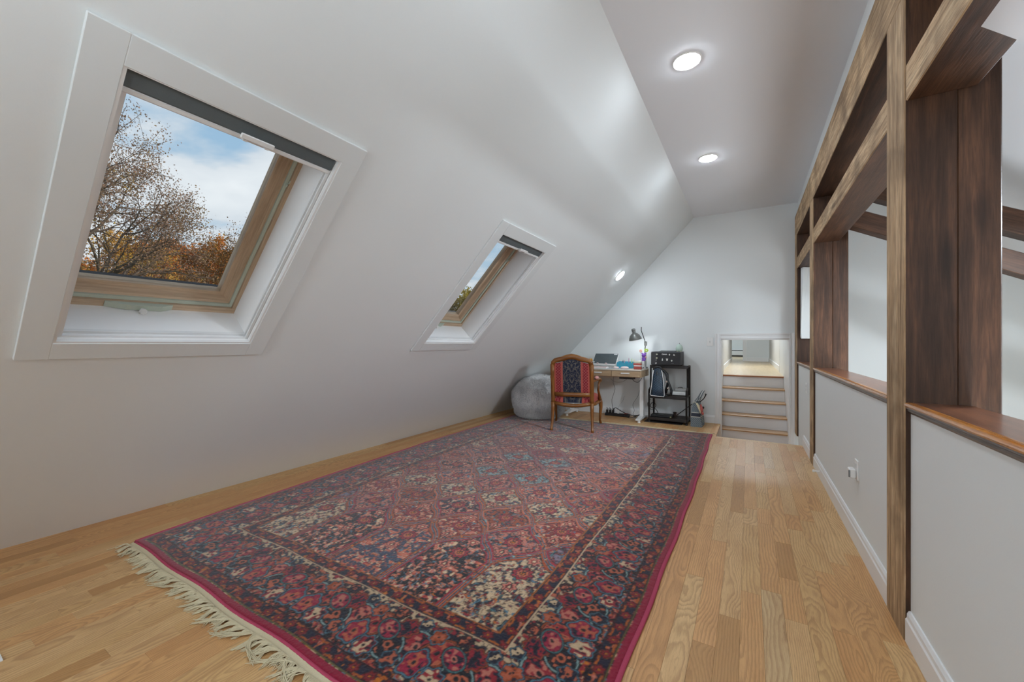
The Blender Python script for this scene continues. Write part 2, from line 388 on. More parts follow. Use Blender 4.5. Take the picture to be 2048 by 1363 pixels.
for x0, x1, y0, y1, zt in ind[:300]:
    cx, cyy = (x0+x1)/2, (y0+y1)/2; a, b = (x1-x0)/2-.0002, (y1-y0)/2-.0002
    mm = MB(); e = .0005
    mm.add([(-a, -b, -.0185), (a, -b, -.0185), (a, b, -.0185), (-a, b, -.0185), (-a, -b, zt-e), (a, -b, zt-e), (a, b, zt-e), (-a, b, zt-e),
            (-a+e, -b+e, zt), (a-e, -b+e, zt), (a-e, b-e, zt), (-a+e, b-e, zt)],
           [(0,1,5,4),(1,2,6,5),(2,3,7,6),(3,0,4,7),(4,5,9,8),(5,6,10,9),(6,7,11,10),(7,4,8,11),(8,9,10,11)])
    me = bpy.data.meshes.new('plank'); me.from_pydata(mm.v, [], mm.f); me.materials.append(OAK)
    ob = bpy.data.objects.new('plank', me); col.objects.link(ob); ob.parent = floor; ob.location = (cx, cyy, 0)
cov.build('covered_planks', OAK, floor, kind='stuff')
# nosing boards at the drop
m = MB(); m.prism([(YS-.055, -.018), (YS-.055, 0), (YS+.012, 0), (YS+.022, -.004), (YS+.025, -.012), (YS+.018, -.018)], XS, XR-.012, 'x'); m.build('nosing', OAK, floor)
m = MB(); m.prism([(XS-.04, -.018), (XS-.04, .0005), (XS+.008, .0005), (XS+.016, -.004), (XS+.018, -.012), (XS+.012, -.018)], YS+.02, YE, 'y'); m.build('nosing', OAK, floor)

# baseboards ---------------------------------------------------------
def base_prof(x, d, h=.125): return [(x, 0), (x-d, 0), (x-d, h-.035), (x-d*.75, h-.028), (x-d*.7, h-.012), (x-d*.35, h), (x, h)]
m = MB()
for a, b in ((YN, P1[0]-.002), (P1[1]+.002, P2[0]-.002), (P2[1]+.002, YS)): m.prism(base_prof(XR, .017), a, b)
o = m.build('baseboard_right', TRIM); tag(o, 'white baseboard along the half wall', kind='structure')
m = MB(); m.prism([(p_[0], p_[1]) for p_ in [(YE, 0), (YE-.016, 0), (YE-.016, .09), (YE-.01, .105), (YE-.006, .12), (YE, .12)]], -3.6, DX0-.075, 'x')
o = m.build('baseboard_far', TRIM); tag(o, 'white baseboard behind the desk', kind='structure')

# stair opening casing ----------------------------------------------
dr = thing('door_1', 'white cased opening in the end wall leading up the stairs', None, (0, 0, 0), kind='structure')
cwid = .073
def casing(name, lo, hi, vert, flip=False):
    m = MB(); (xa, za), (xb, zb) = lo, hi
    wv = (xb-xa) if vert else (zb-za); prof = [(0, 0), (0, .012), (.18, .016), (.25, .010), (.62, .012), (.72, .02), (1, .024), (1, 0)]
    if flip: prof = [(1-u, d_) for u, d_ in prof][::-1]
    if vert: m.prism([(xa+u*wv, YE-d_) for u, d_ in prof], za, zb, 'z')
    else: m.prism([(YE-d_, za+u*wv) for u, d_ in prof], xa, xb, 'x')
    return m.build(name, TRIM, dr)
casing('casing', (DX0-cwid, -.29), (DX0, DZ+cwid+.008), True, True); casing('casing', (DX1, -.29), (.545, DZ+cwid+.008), True)
casing('casing', (DX0, DZ), (DX1, DZ+cwid+.008), False)
box('jamb', (DX0-.001, YE-.005, -.29), (DX0+.012, YE+T+.01, DZ), TRIM, dr); box('jamb', (DX1-.012, YE-.005, -.29), (DX1+.001, YE+T+.01, DZ), TRIM, dr)
box('head_jamb', (DX0, YE-.005, DZ-.014), (DX1, YE+T+.01, DZ+.001), TRIM, dr)
# stairs ---------------------------------------------------------------
ZU = .66; N0 = 6.88; RUN = .22; RISE = .19
st = thing('staircase', 'short flight of white stairs with oak treads rising through the wall opening', 'stairs')
TREAD = wood('stair_tread_oak', srgb('#a87c50'), srgb('#bd966c'), srgb('#c9a67f'), 'x', .3, .08, dark=.3, blotch=.15)
NOSE = wood('hall_nosing_oak', srgb('#8a4f26'), srgb('#9c6136'), srgb('#a8703f'), 'x', .3, .08, dark=.3, blotch=.15)
RISER = paint('riser_paint', srgb('#e3e3e4'), .45, .03)
for k in range(5):
    z = -.10+RISE*k; y = N0+RUN*k
    if k < 4:
        m = MB(); m.prism([(y-.012, z-.012), (y-.012, z-.022), (y+RUN+.03, z-.025), (y+RUN+.03, z), (y-.004, z), (y-.012, z-.005)], DX0-.02, DX1, 'x'); m.build('tread', TREAD, st)
    else:
        m = MB(); m.prism([(y-.014, z-.012), (y-.014, z-.024), (y+.05, z-.024), (y+.05, z+.0005), (y-.004, z+.0005), (y-.014, z-.005)], DX0-.02, DX1, 'x'); m.build('nosing', NOSE, st, label='red-brown oak nosing')
    box('riser', (DX0-.02, y+.015, z-RISE), (DX1, y+.03, z-.02), RISER, st, r=.001)
# upper hall
HX0, HX1, HY = -.44, .50, 13.8
hf = MB().box((HX0-.6, N0+4*RUN+.04, ZU-.05), (HX1+.05, 19, ZU)).build('floor', wood('upper_hall_oak', srgb('#b7a07c'), srgb('#c4ae89'), srgb('#cdb995'), 'y', .3, .04, dark=.25, blotch=.1)); tag(hf, 'upper hall floor of pale oak at the top of the stairs', kind='structure')
m = MB()
m.box((HX0-.09, YE+T, -.4), (DX0-.021, 8.0, 3.0)); m.box((HX0-.19, 8.0, ZU), (HX0-.0, HY+.1, 3.0))
o = m.build('wall_hall_left', paint('hall_left_paint', srgb('#cdccc9'))); tag(o, kind='structure')
m = MB(); m.box((DX1+.001, YE+T, -.4), (DX1+.15, 8.75, 3.0))
o = m.build('wall_stair_right', TRIM); tag(o, kind='structure')
m = MB(); m.box((HX1+.02, 8.9, ZU), (HX1+.15, HY+.1, 3.0)); m.box((HX1-.012, 8.75, ZU), (HX1+.15, 8.9, 3.0))
o = m.build('wall_hall_right', paint('hall_right_paint', srgb('#d8d7d4'))); tag(o, kind='structure')
m = MB(); m.box((-.13, HY, ZU), (HX1+.1, HY+.1, 3.0)); m.box((-1.1, 18.6, ZU), (.5, 18.7, 3.0)); m.box((HX0-.7, HY, ZU), (-.53, HY+.1, 3.0)); m.box((HX0-.7, HY+.1, ZU), (HX0-.6, 18.6, 3.0)); m.box((.1, HY+.1, ZU), (.2, 18.6, 3.0))
o = m.build('wall_hall_far', WALL); tag(o, kind='structure')
o = MB().box((-1.2, YE+T, 2.95), (.7, 18.8, 3.05)).build('ceiling', CEIL); tag(o, 'ceiling of the upper hall', kind='structure')
m = MB(); m.box((HX0, 8.0, ZU), (HX0+.015, HY, ZU+.1)); o = m.build('baseboard_hall_left', TRIM); tag(o, kind='structure')
m = MB(); m.box((HX1+.005, 8.92, ZU), (HX1+.02, HY, ZU+.1)); o = m.build('baseboard_hall_right', TRIM); tag(o, kind='structure')
m = MB(); m.box((-.05, HY-.015, ZU), (HX1, HY, ZU+.12)); o = m.build('baseboard_hall_far', TRIM); tag(o, kind='structure')
dd = thing('door_2', 'white door frame at the far end of the upper hall', None, kind='structure')
box('casing', (-.145, HY-.03, ZU), (-.05, HY+.0, 2.7), TRIM, dd); box('casing', (HX0-.12, HY-.03, ZU), (-.52, HY, 2.7), TRIM, dd)
box('strike_plate', (-.528, HY-.034, ZU+.52), (-.516, HY-.03, ZU+.66), BLACKM, dd)
ht = thing('baseboard_heater', 'long low white baseboard heater in the room at the end of the hall', 'heater', (0, 18.5, ZU))
box('cover', (-.95, -.02, .05), (.09, .10, .28), TRIM, ht, r=.01); box('top_slot', (-.95, -.024, .235), (.09, -.018, .255), BLACKP, ht); box('base_slot', (-.95, -.0, .0), (.09, .10, .05), BLACKP, ht)
area('hall_lamp', (0, 10.5, 2.9), (0, 0, 0), .5, K_HALL, LC); area('hall_room_lamp', (-.4, 16.5, 2.9), (0, 0, 0), .4, K_HALL*.5, LC); area('stair_lamp', (0, 8.2, 2.9), (0, 0, 0), .3, K_HALL*.5, LC)

# ------------------------------------------------------------------ skylights
def skylight(name, y0, label):
    g = bpy.data.objects.new(name, None); col.objects.link(g); g.location = (X0, y0, 0); g.rotation_euler = (0, -A, 0); tag(g, label, kind='structure')
    # casing boards on the wall face (negative z is the room side)
    c = .016; W = OW
    MB().bbox((O0, 0, -c), (O1, CW, 0), .002).build('casing_board', TRIM_FLAT, g); MB().bbox((O0, W-CW, -c), (O1-.1, W, 0), .002).build('casing_board', TRIM_FLAT, g)
    MB().bbox((O1-.103, CW, -c), (O1, W, 0), .002).build('casing_board', TRIM_FLAT, g); MB().bbox((O0, CW, -c), (O0+CW, W-CW, 0), .002).build('casing_board', TRIM_FLAT, g)
    a0, a1, b0, b1 = i0, i1, CW, W-CW
    # white well lining
    t = .006
    MB().box((a0, b0, 0), (a0+t, b1, .30)).build('well_panel', WELL, g); MB().box((a1-t, b0, 0), (a1, b1, .30)).build('well_panel', WELL, g)
    MB().box((a0, b0, 0), (a1, b0+t, .30)).build('well_panel', WELL, g); MB().box((a0, b1-t, 0), (a1, b1, .30)).build('well_panel', WELL, g)
    def ring(z0, z1, wd, nm, mat, inset=0):
        p0, p1, q0, q1 = a0+inset, a1-inset, b0+inset, b1-inset
        m = MB(); m.box((p0, q0, z0), (p0+wd, q1, z1)); m.box((p1-wd, q0, z0), (p1, q1, z1)); m.box((p0+wd, q0, z0), (p1-wd, q0+wd, z1)); m.box((p0+wd, q1-wd, z0), (p1-wd, q1, z1))
        return m.build(nm, mat, g)
    ring(-.012, .004, .010, 'stop_bead', TRIM); 
    # blind side tracks
    for q0, q1 in ((b0+t, b0+.030), (b1-.022, b1-t)):
        m = MB(); m.box((a0, q0, .018), (a1, q1, .026)); m.box((a0, q0, .042), (a1, q1, .050)); m.box((a0, (q0 if q0 < .4 else q1-.004), .018), (a1, (q0+.004 if q0 < .4 else q1), .05))
        m.build('blind_track', TRIM, g)
    m = MB(); m.box((a0+t, b0, .020), (a0+.016, b1, .028)); m.box((a0+t, b0, .045), (a0+.020, b1, .060)); m.build('bottom_track', TRIM, g)
    # pine frame, gasket and sash
    m = MB(); m.box((a0, b0, .248), (a0+.042, b1, .30), 1); m.box((a1-.04, b0, .25), (a1, b1, .30), 1); m.box((a0, b0, .25), (a1, b0+.02, .30)); m.box((a0, b1-.026, .25), (a1, b1, .30))
    m.build('frame', [PINE, PINE_Y], g)
    e = .024
    def rr(u0, u1, v0, v1, z0, z1, w0, w1, mat, nm):     # sloped rim from outer rect at z0 to inner rect at z1
        m = MB(); O = [(u0, v0, z0), (u1, v0, z0), (u1, v1, z0), (u0, v1, z0)]; I = [(u0+w0, v0+w1, z1), (u1-w0, v0+w1, z1), (u1-w0, v1-w1, z1), (u0+w0, v1-w1, z1)]
        for k in range(4):
            k2 = (k+1) % 4; mi = 0 if k in (0, 2) else 1
            a, b, c_, d_ = O[k], O[k2], I[k2], I[k]; zb = .36
            m.add([a, b, c_, d_, (a[0], a[1], zb), (b[0], b[1], zb), (c_[0], c_[1], zb), (d_[0], d_[1], zb)], [(0,1,2,3),(4,7,6,5),(0,4,5,1),(3,2,6,7)], mi)
        return m.build(nm, mat, g)
    rr(a0+.044, a1-.042, b0+.022, b1-.028, .262, .268, .016, .013, [SAGE, SAGE], 'gasket')
    rr(a0+.060, a1-.058, b0+.035, b1-.041, .278, .285, .012, .012, [PINE, PINE_Y], 'sash')
    rr(a0+.072, a1-.070, b0+.047, b1-.053, .285, .312, .020, .018, [PINE, PINE_Y], 'sash')
    rr(a0+.092, a1-.090, b0+.065, b1-.071, .312, .315, .022, .022, [PINE, PINE_Y], 'sash')
    gl = G('skylight_glass'); tb = gl.n('ShaderNodeBsdfTransparent'); tb.inputs[0].default_value = (.94, .96, .97, 1); gb = gl.n('ShaderNodeBsdfGlossy'); gb.inputs['Roughness'].default_value = .02
    mx = gl.n('ShaderNodeMixShader'); lw = gl.n('ShaderNodeLayerWeight'); lw.inputs[0].default_value = .12; gl.t.links.new(lw.outputs['Fresnel'], mx.inputs[0]); gl.t.links.new(tb.outputs[0], mx.inputs[1]); gl.t.links.new(gb.outputs[0], mx.inputs[2]); gl.t.links.new(mx.outputs[0], gl.out.inputs[0])
    MB().box((a0+.105, b0+.08, .33), (a1-.10, b1-.085, .336)).build('glass', gl.m, g)
    MB().box((a0, b0, .36), (a0+.10, b1, .40)).build('outer_sill', BLACKM, g)
    # latch on the lower rail
    la = MB().prism([(b0+.30-.10, .25), (b0+.30-.10, .243), (b0+.30-.02, .225), (b0+.30+.12, .225), (b0+.30+.17, .243), (b0+.30+.17, .25)], a0+.010, a0+.042, 'x').build('latch', SAGE, g, label='sage green latch plate')
    kx, ky = a0+.020, b0+.34
    m = MB(); m.lathe([(.006, 0), (.006, .014), (.015, .016), (.018, .024), (.012, .034), (0, .036)], 12, M=Matrix.Rotation(PI, 4, 'X'), c=(kx, ky, .227)); m.build('knob', WHITEP, la, smooth=True)
    MB().box((a1-.33, b1-.040, .252), (a1-.318, b1-.030, .262)).tube([(a1-.324, b1-.035, .262), (a1-.30, b1-.035, .24), (a1-.29, b1-.03, .25)], .003, 6).build('catch', SAGE, g)
    # blind parked at the top
    bl = MB().bbox((a1-.078, b0+.008, .012), (a1-.006, b1-.008, .05), .006).build('blind', BLIND, g, label='dark grey blind rolled up')
    MB().bbox((a1-.098, b0+.008, .014), (a1-.078, b1-.008, .046), .004).build('bottom_bar', TRIM, bl)
    hy = (b0+b1)/2+.03
    m = MB(); m.bbox((a1-.080, hy-.065, -.022), (a1-.058, hy+.065, -.012), .003); m.box((a1-.09, hy-.05, -.014), (a1-.072, hy-.035, .014)); m.box((a1-.09, hy+.035, -.014), (a1-.072, hy+.05, .014)); m.build('handle', TRIM, bl)
    return g
skylight('window_1', SKY[0][0], 'large near skylight looking out on autumn trees, grey blind rolled at its top')
skylight('window_2', SKY[1][0], 'smaller looking far skylight nearer the desk, mostly blue sky in it')

# ------------------------------------------------------------------ timber frame
def timber(name, label, cat, boards, group=None):
    root = thing(name, label, cat, group=group)
    for lo, hi, ax, mats in boards:
        m = MB(); c = [(a+b)/2 for a, b in zip(lo, hi)]
        lo_ = [a-b for a, b in zip(lo, c)]; hi_ = [a-b for a, b in zip(hi, c)]
        m.bbox(lo_, hi_, .004)
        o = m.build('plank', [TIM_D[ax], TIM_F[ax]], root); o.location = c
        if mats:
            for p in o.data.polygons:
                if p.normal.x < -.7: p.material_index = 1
    return root
XF = .541
def post(P, label):
    y0, y1 = P
    return timber('timber_post', label, 'post', [((XF, y0, -.015), (.692, y1, 2.62), 'z', True), ((.694, y0+.012, ZS-.9), (.812, y1-.01, 2.62), 'z', False)], 'double plank posts of the timber frame')
post(P1, 'nearest dark double-plank timber post, standing from floor to beam in the foreground')
post(P2, 'middle dark timber post, second along the half wall, past the outlet')
post(P3, 'farthest dark timber post, tight against the end wall and door casing')
timber('timber_beam', 'upper weathered timber beam running the length of the frame below the ceiling', 'beam', [((XF, YN, 2.62), (.70, 6.6, 2.91), 'y', True), ((.702, YN, 2.62), (.84, 6.6, 2.90), 'y', False)], 'long beams of the timber frame')
root = thing('timber_beam', 'lower timber beam let in between the posts, under the upper beam', 'beam', group='long beams of the timber frame')
for a, b in ((YN, P1[0]), (P1[1], P2[0]), (P2[1], P3[0])):
    lo = (XF+.004, a, 2.175); hi = (.745, b, 2.32); c = [(q+r_)/2 for q, r_ in zip(lo, hi)]
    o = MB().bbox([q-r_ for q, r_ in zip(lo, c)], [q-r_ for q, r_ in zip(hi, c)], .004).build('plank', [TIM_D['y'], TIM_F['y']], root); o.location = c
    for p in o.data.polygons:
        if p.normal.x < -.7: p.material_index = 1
# sill boards on the half wall
for (a, b), lb in (((YN, P1[0]), 'glossy brown wooden sill board on the nearest half wall section, right edge'), ((P1[1], P2[0]), 'glossy brown sill board between the near and middle posts'), ((P2[1], P3[0]), 'short brown sill board between the middle and far posts')):
    t = thing('sill_board', lb, 'sill', group='wooden sill boards capping the half wall')
    m = MB(); m.prism([(XF+.024, .942), (HW+.006, .942), (HW+.006, .962), (XF+.024, .962)], a, b); m.build('board', SILL, t)
    m = MB(); m.prism([(XF+.024, .962), (XF+.008, .9615), (XF+.001, .957), (XF-.001, .951), (XF+.003, .944), (XF+.024, .942)], a, b); m.build('rounded_edge', SILLR, t, smooth=True)
    m = MB(); m.prism([(XF+.006, .943), (XF+.004, .938), (XF+.010, .934), (XF+.008, .928), (XF+.014, .922), (XR, .916), (XR, .943)], a, b); m.build('moulding', SILLM, t, smooth=True)
# rafters across the stairwell
def rafter(z_at, label, h=.15, Y=4.6, LL=2.42):
    t = thing('rafter', label, 'rafter', (0, Y, 0), group='sloping rafters over the stairwell')
    an = math.radians(-27.4); M_ = Matrix.Translation((.80, 0, z_at)) @ Matrix.Rotation(-an, 4, 'Y')
    o = MB().bbox((0, 0, -h), (LL, .13, 0), .004).build('plank', TIM_D['x'], t); o.matrix_local = M_
rafter(2.41, 'lower sloping dark rafter seen through the timber frame'); rafter(2.41+.325, 'upper sloping dark rafter seen through the timber frame', .17, LL=2.05)

# ------------------------------------------------------------------ recessed lights
def can(name_label, M_, k=1.0):
    t = bpy.data.objects.new('recessed_light', None); col.objects.link(t); t.matrix_world = M_; tag(t, name_label, 'light', 'round recessed ceiling lights')
    m = MB(); m.lathe([(.094, 0), (.094, -.004), (.086, -.008), (.078, -.006), (.078, 0)], 32); m.build('trim_ring', WHITEP, t, smooth=True)
    m = MB(); m.lathe([(.0775, -.006), (.074, -.012), (.060, -.016), (.0, -.018)], 32); m.build('lens', LENS, t)
    return t
LENS = emis('lit_lens', LC+(1,), K_CEIL*4)
for y, lb in ((2.945, 'near round recessed light in the flat ceiling'), (4.60, 'second round recessed light in the ceiling, nearer the end wall'), (1.3, 'recessed ceiling light above the front of the rug')):
    can(lb, Matrix.Translation((-.362, y, ZC)))
can('small looking recessed light set in the sloped wall above the desk', RS @ Matrix.Translation((3.05, 5.83, 0)) @ Matrix.Identity(4))
area('stairwell_lamp', (2.1, 3.2, 2.0), (0, math.radians(20), 0), .5, K_VOID, LC)

# unseen fill light in the added gable window, plus an added uplighter
area('rear_fill_light', (-1.15, YN-.03, 1.47), (PI/2, 0, 0), 1.6, K_REAR, (.87, .962, 1.05), 'RECTANGLE', 1.35)
def fill_lamp(x, y, lb):  # added unseen lamp that throws fill onto the ceiling
    t = thing('ceiling_fill_lamp', lb, 'lamp', (x, y, 0), group=None)
    m = MB(); m.lathe([(.14, 0), (.14, .015), (.02, .03), (.0, .03)], 20); m.build('base', BLACKM, t, smooth=True); MB().tube([(0, 0, .03), (0, 0, 1.55)], .012, 8).build('pole', BLACKM, t)
    MB().lathe([(.02, 1.52), (.08, 1.56), (.17, 1.66), (.165, 1.66), (.07, 1.575), (.0, 1.55)], 24).build('shade', BLACKM, t, smooth=True)
    area('ceiling_fill', (x, y, 1.64), (PI, 0, 0), .28, K_UP, LC)
fill_lamp(-.1, -1.0, 'added unseen black uplighter behind the camera, brightening the ceiling')

area('stairwell_side_fill', (3.27, 3.6, .75), (0, PI/2, 0), 1.3, K_VFILL, (.87, .962, 1.05), 'RECTANGLE', 2.2)  # fill light added in the stairwell; the frame around it is added too
m = MB()
for a_, b_ in (((3.26, 2.45, .05), (3.3, 2.52, 1.45)), ((3.26, 4.68, .05), (3.3, 4.75, 1.45)), ((3.26, 2.45, .03), (3.3, 4.75, .10)), ((3.26, 2.45, 1.40), (3.3, 4.75, 1.47))): m.box(a_, b_)
area('stairwell_up_fill', (1.5, 3.6, .25), (0, math.radians(150), 0), 1.0, K_VU, LC)  # added unseen fill, aimed up through the frame at the room ceiling
area('boxed_slope_fill', (.78, .9, .45), (0, math.radians(-145), 0), .16, K_SFILL, LC)  # added unseen fill that brightens the boxed roof slope
o = m.build('stairwell_fill_frame', TRIM); tag(o, 'frame added around the stairwell fill light, low on the side wall', kind='structure')

# ================================================================== RUG
def srgb_arr(h): return np.array(srgb(h)[:3], np.float32)
def vnoise(h, w_, cell, seed, oct_=1):
    r = np.random.default_rng(seed); out = np.zeros((h, w_), np.float32); amp = 1; tot = 0
    for o_ in range(oct_):
        c = max(1.5, cell/(2**o_)); gh, gw = int(h/c)+3, int(w_/c)+3; g_ = r.random((gh, gw), dtype=np.float32)
        yy = np.arange(h, dtype=np.float32)/c; xx = np.arange(w_, dtype=np.float32)/c
        yi = yy.astype(int); xi = xx.astype(int); fy = yy-yi; fx = xx-xi; fy = fy*fy*(3-2*fy); fx = fx*fx*(3-2*fx)
        a = g_[yi][:, xi]*(1-fx)+g_[yi][:, xi+1]*fx; b = g_[yi+1][:, xi]*(1-fx)+g_[yi+1][:, xi+1]*fx
        out += amp*(a*(1-fy)[:, None]+b*fy[:, None]); tot += amp; amp *= .5
    return out/tot
PX = .0025
RW, RL = 2.80, 4.90
def make_rug():
    H, Wd = int(RL/PX), int(RW/2/PX)                     # half width, mirrored later
    X = (np.arange(Wd)*PX)[None, :]+np.zeros((H, 1), np.float32); Yv = (np.arange(H)*PX)[:, None]+np.zeros((1, Wd), np.float32)
    X = X.astype(np.float32); Yv = Yv.astype(np.float32)
    P = {k: srgb_arr(v) for k, v in dict(navy='#191a2f', black='#120f19', cream='#cfb89c', salmon='#b96f58', pink='#c08072', rose='#96333c', red='#7a1c24', maroon='#431019', rust='#9b5132', orange='#c07a3c', blue='#5f8190', slate='#3e4658', teal='#4e7678', olive='#6c6a3e', lav='#8d7c88', sky='#8fa6a4', crimson='#9a2a48').items()}
    C = np.zeros((H, Wd, 3), np.float32)
    r = np.random.default_rng(5)
    e = np.minimum(np.minimum(X, Yv), RL-Yv)             # distance from the edge
    near_side = (X <= np.minimum(Yv, RL-Yv))
    along = np.where(near_side, Yv, X)
    # ---- field: lattice of ogee compartments
    cw, ch = .40, .52
    fx = (RW/2-X); fy = Yv-RL/2
    wob = (vnoise(H, Wd, 16, 3)-.5)*.02
    best = np.full((H, Wd), 9., np.float32); second = best.copy(); idx = np.zeros((H, Wd), np.int32); lx = np.zeros_like(best); ly = np.zeros_like(best)
    k = 0
    for j in range(-6, 7):
        for i in range(0, 5):
            cx = i*cw+(cw/2 if j % 2 else 0); cy_ = j*ch/2
            dx = np.abs(fx-cx); dy = np.abs(fy-cy_)
            dd_ = dx/cw+dy/ch+.10*np.sin(np.clip(dx/cw*4*PI, 0, 9))*.35
            nb = dd_ < best
            second = np.where(nb, best, np.minimum(second, dd_)); idx = np.where(nb, k, idx); lx = np.where(nb, dx, lx); ly = np.where(nb, fy-cy_, ly); best = np.minimum(best, dd_); k += 1
    grounds = ['cream', 'salmon', 'pink', 'navy', 'lav', 'rust', 'sky', 'red', 'pink', 'slate', 'salmon', 'black', 'cream', 'rose']
    gi = r.integers(0, len(grounds), k); gcol = np.array([P[grounds[q]]*(.92) for q in gi]); F_ = gcol[idx]
    navy_like = np.array([grounds[q] in ('navy', 'black', 'slate', 'red') for q in gi])[idx]
    edge_ = second-best+wob*1.2
    v1 = vnoise(H, Wd, 13, 21, 2); v2 = vnoise(H, Wd, 9, 22, 2); v3 = vnoise(H, Wd, 20, 23, 2); v4 = vnoise(H, Wd, 7, 29, 1)
    def scrib(Cc, n_, lo, wd, c, mask=True):
        mk = (np.abs(n_-lo) < wd) & mask; Cc[mk] = c
    def speck(Cc, mask, cols, seed, cell=6, th=.72):
        n_ = vnoise(H, Wd, cell, seed); m2 = (n_ > th) & mask; q = (vnoise(H, Wd, 9, seed+50)*len(cols)*1.6).astype(int) % len(cols)
        Cc[m2] = np.array(cols)[q[m2]]
        ring = (n_ > th-.07) & (n_ <= th) & mask; Cc[ring] = Cc[ring]*.25
    speck(F_, True, [P['rose'], P['orange'], P['blue'], P['salmon'], P['red'], P['cream']], 61, 8, .70)
    speck(F_, navy_like, [P['salmon'], P['pink'], P['cream'], P['rose']], 62, 8, .64)
    speck(F_, ~navy_like, [P['navy'], P['rose'], P['maroon'], P['black'], P['slate'], P['teal']], 63, 7, .68)
    scrib(F_, v1, .5, .016, P['maroon'], ~navy_like); scrib(F_, v1, .42, .012, P['black'], ~navy_like); scrib(F_, v2, .52, .018, P['navy'], ~navy_like); scrib(F_, v2, .5, .02, P['salmon'], navy_like); scrib(F_, v3, .5, .010, P['blue'])
    # central rosette of each compartment
    rad = np.hypot(lx, ly); ang = np.arctan2(ly, lx)
    R0 = .048*(1+.16*np.cos(ang*8))
    for f_, c in ((1.15, 'black'), (1.0, 'rose'), (.72, 'navy'), (.6, 'salmon'), (.35, 'black'), (.22, 'orange')): F_[rad < R0*f_] = P[c]
    for oy in (-.13, .13):
        rad2 = np.hypot(lx, ly-oy); an2 = np.arctan2(ly-oy, lx); R2 = .032*(1+.2*np.cos(an2*6))
        for f_, c in ((1.2, 'black'), (1.0, 'pink'), (.6, 'red'), (.3, 'cream')): F_[rad2 < R2*f_] = P[c]
    stem = (np.abs(lx-.012*np.sin(ly*30)) < .003) & (np.abs(ly) < .2); F_[stem] = P['black']
    # bands between compartments
    zig = .020*np.abs(np.sin((lx+ly)*95))
    bcol = np.array([P[['salmon', 'rose', 'rust', 'pink', 'red'][q % 5]] for q in r.integers(0, 5, k)])[idx]
    mk = edge_ < .165+zig; F_[mk] = P['black']; mk = edge_ < .145+zig; F_[mk] = bcol[mk]
    mk = (edge_ < .075) & (edge_ > .050); F_[mk] = P['blue']; mk = edge_ < .050; F_[mk] = P['maroon']*.8; mk = edge_ < .02; F_[mk] = P['salmon']
    speck(F_, edge_ < .14, [P['orange'], P['navy'], P['sky']], 71, 6, .8)
    C[:] = F_*1.22
    # ---- main border
    B = np.zeros_like(C); u = e-.095; Wm = .31; per = .335
    s_ = np.mod(along+.05, per)/per; ph = np.floor((along+.05)/per)
    wave = .205+.045*np.sin(s_*2*PI)+.02*np.sin(s_*6*PI)
    dark = u < wave
    B[:] = P['cream']*.95; B[dark] = P['black']
    speck(B, ~dark, [P['navy'], P['rose'], P['black'], P['slate'], P['maroon']], 81, 6, .60); speck(B, ~dark, [P['salmon'], P['rose'], P['navy']], 85, 9, .66)
    speck(B, dark, [P['salmon'], P['pink'], P['rose'], P['cream'], P['red']], 82, 6, .60)
    speck(B, dark, [P['blue'], P['orange'], P['rose'], P['salmon']], 83, 8, .66)
    scrib(B, v1, .48, .015, P['rust'], dark); scrib(B, v3, .52, .012, P['blue'], dark); scrib(B, v2, .5, .014, P['rose'], dark); scrib(B, v1, .5, .012, P['black'], ~dark)
    mk = np.abs(u-wave) < .004; B[mk] = P['blue']
    def lobe(cu, cs, a, b_, rot, c, c2, ol='sky', n=0):
        ds = (s_-cs)*per; ds = np.where(ds > per/2, ds-per, np.where(ds < -per/2, ds+per, ds)); du = u-cu
        ca, sa = math.cos(rot), math.sin(rot); p_ = (du*ca+ds*sa)/a; q_ = (-du*sa+ds*ca)/b_; rr = np.hypot(p_, q_)
        if n: rr = rr/(1+.12*np.cos(np.arctan2(q_, p_)*n))
        hit = rr < 1.16; 
        if not hit.any(): return
        B[rr < 1.16] = P['black']; B[rr < 1.06] = P[ol]; B[rr < .95] = P['black']; B[rr < .90] = P[c]
        sel = (rr < .85); n_ = vnoise(H, Wd, 6, int(cu*1e4)+int(cs*977)+n)
        m2 = sel & (n_ > .62); B[m2] = P[c2]; m3 = sel & (n_ < .3); B[m3] = P['navy']; B[rr < .3] = P[c2]; B[rr < .16] = P['black']
    lobe(.150, .30, .085, .060, .5, 'rose', 'pink', 'sky', 0); lobe(.165, .02, .085, .060, -.6, 'salmon', 'rose', 'rust', 0)
    lobe(.235, .16, .04, .035, 0, 'rust', 'salmon', 'blue', 6); lobe(.090, .16, .065, .05, 0, 'crimson', 'salmon', 'blue', 5)
    lobe(.110, .62, .075, .06, .8, 'black', 'salmon', 'sky', 0); lobe(.060, .45, .04, .034, .2, 'navy', 'salmon', 'blue', 6); lobe(.060, .86, .05, .045, 0, 'rose', 'cream', 'blue', 7)
    lobe(.215, .60, .05, .05, 0, 'rose', 'navy', 'rust', 8); lobe(.175, .80, .06, .042, .9, 'crimson', 'pink', 'teal', 0); lobe(.265, .42, .03, .028, 0, 'navy', 'cream', 'blue', 5); lobe(.270, .84, .03, .03, 0, 'maroon', 'salmon', 'black', 5)
    mk = (u > 0) & (u < Wm); C[mk] = B[mk]
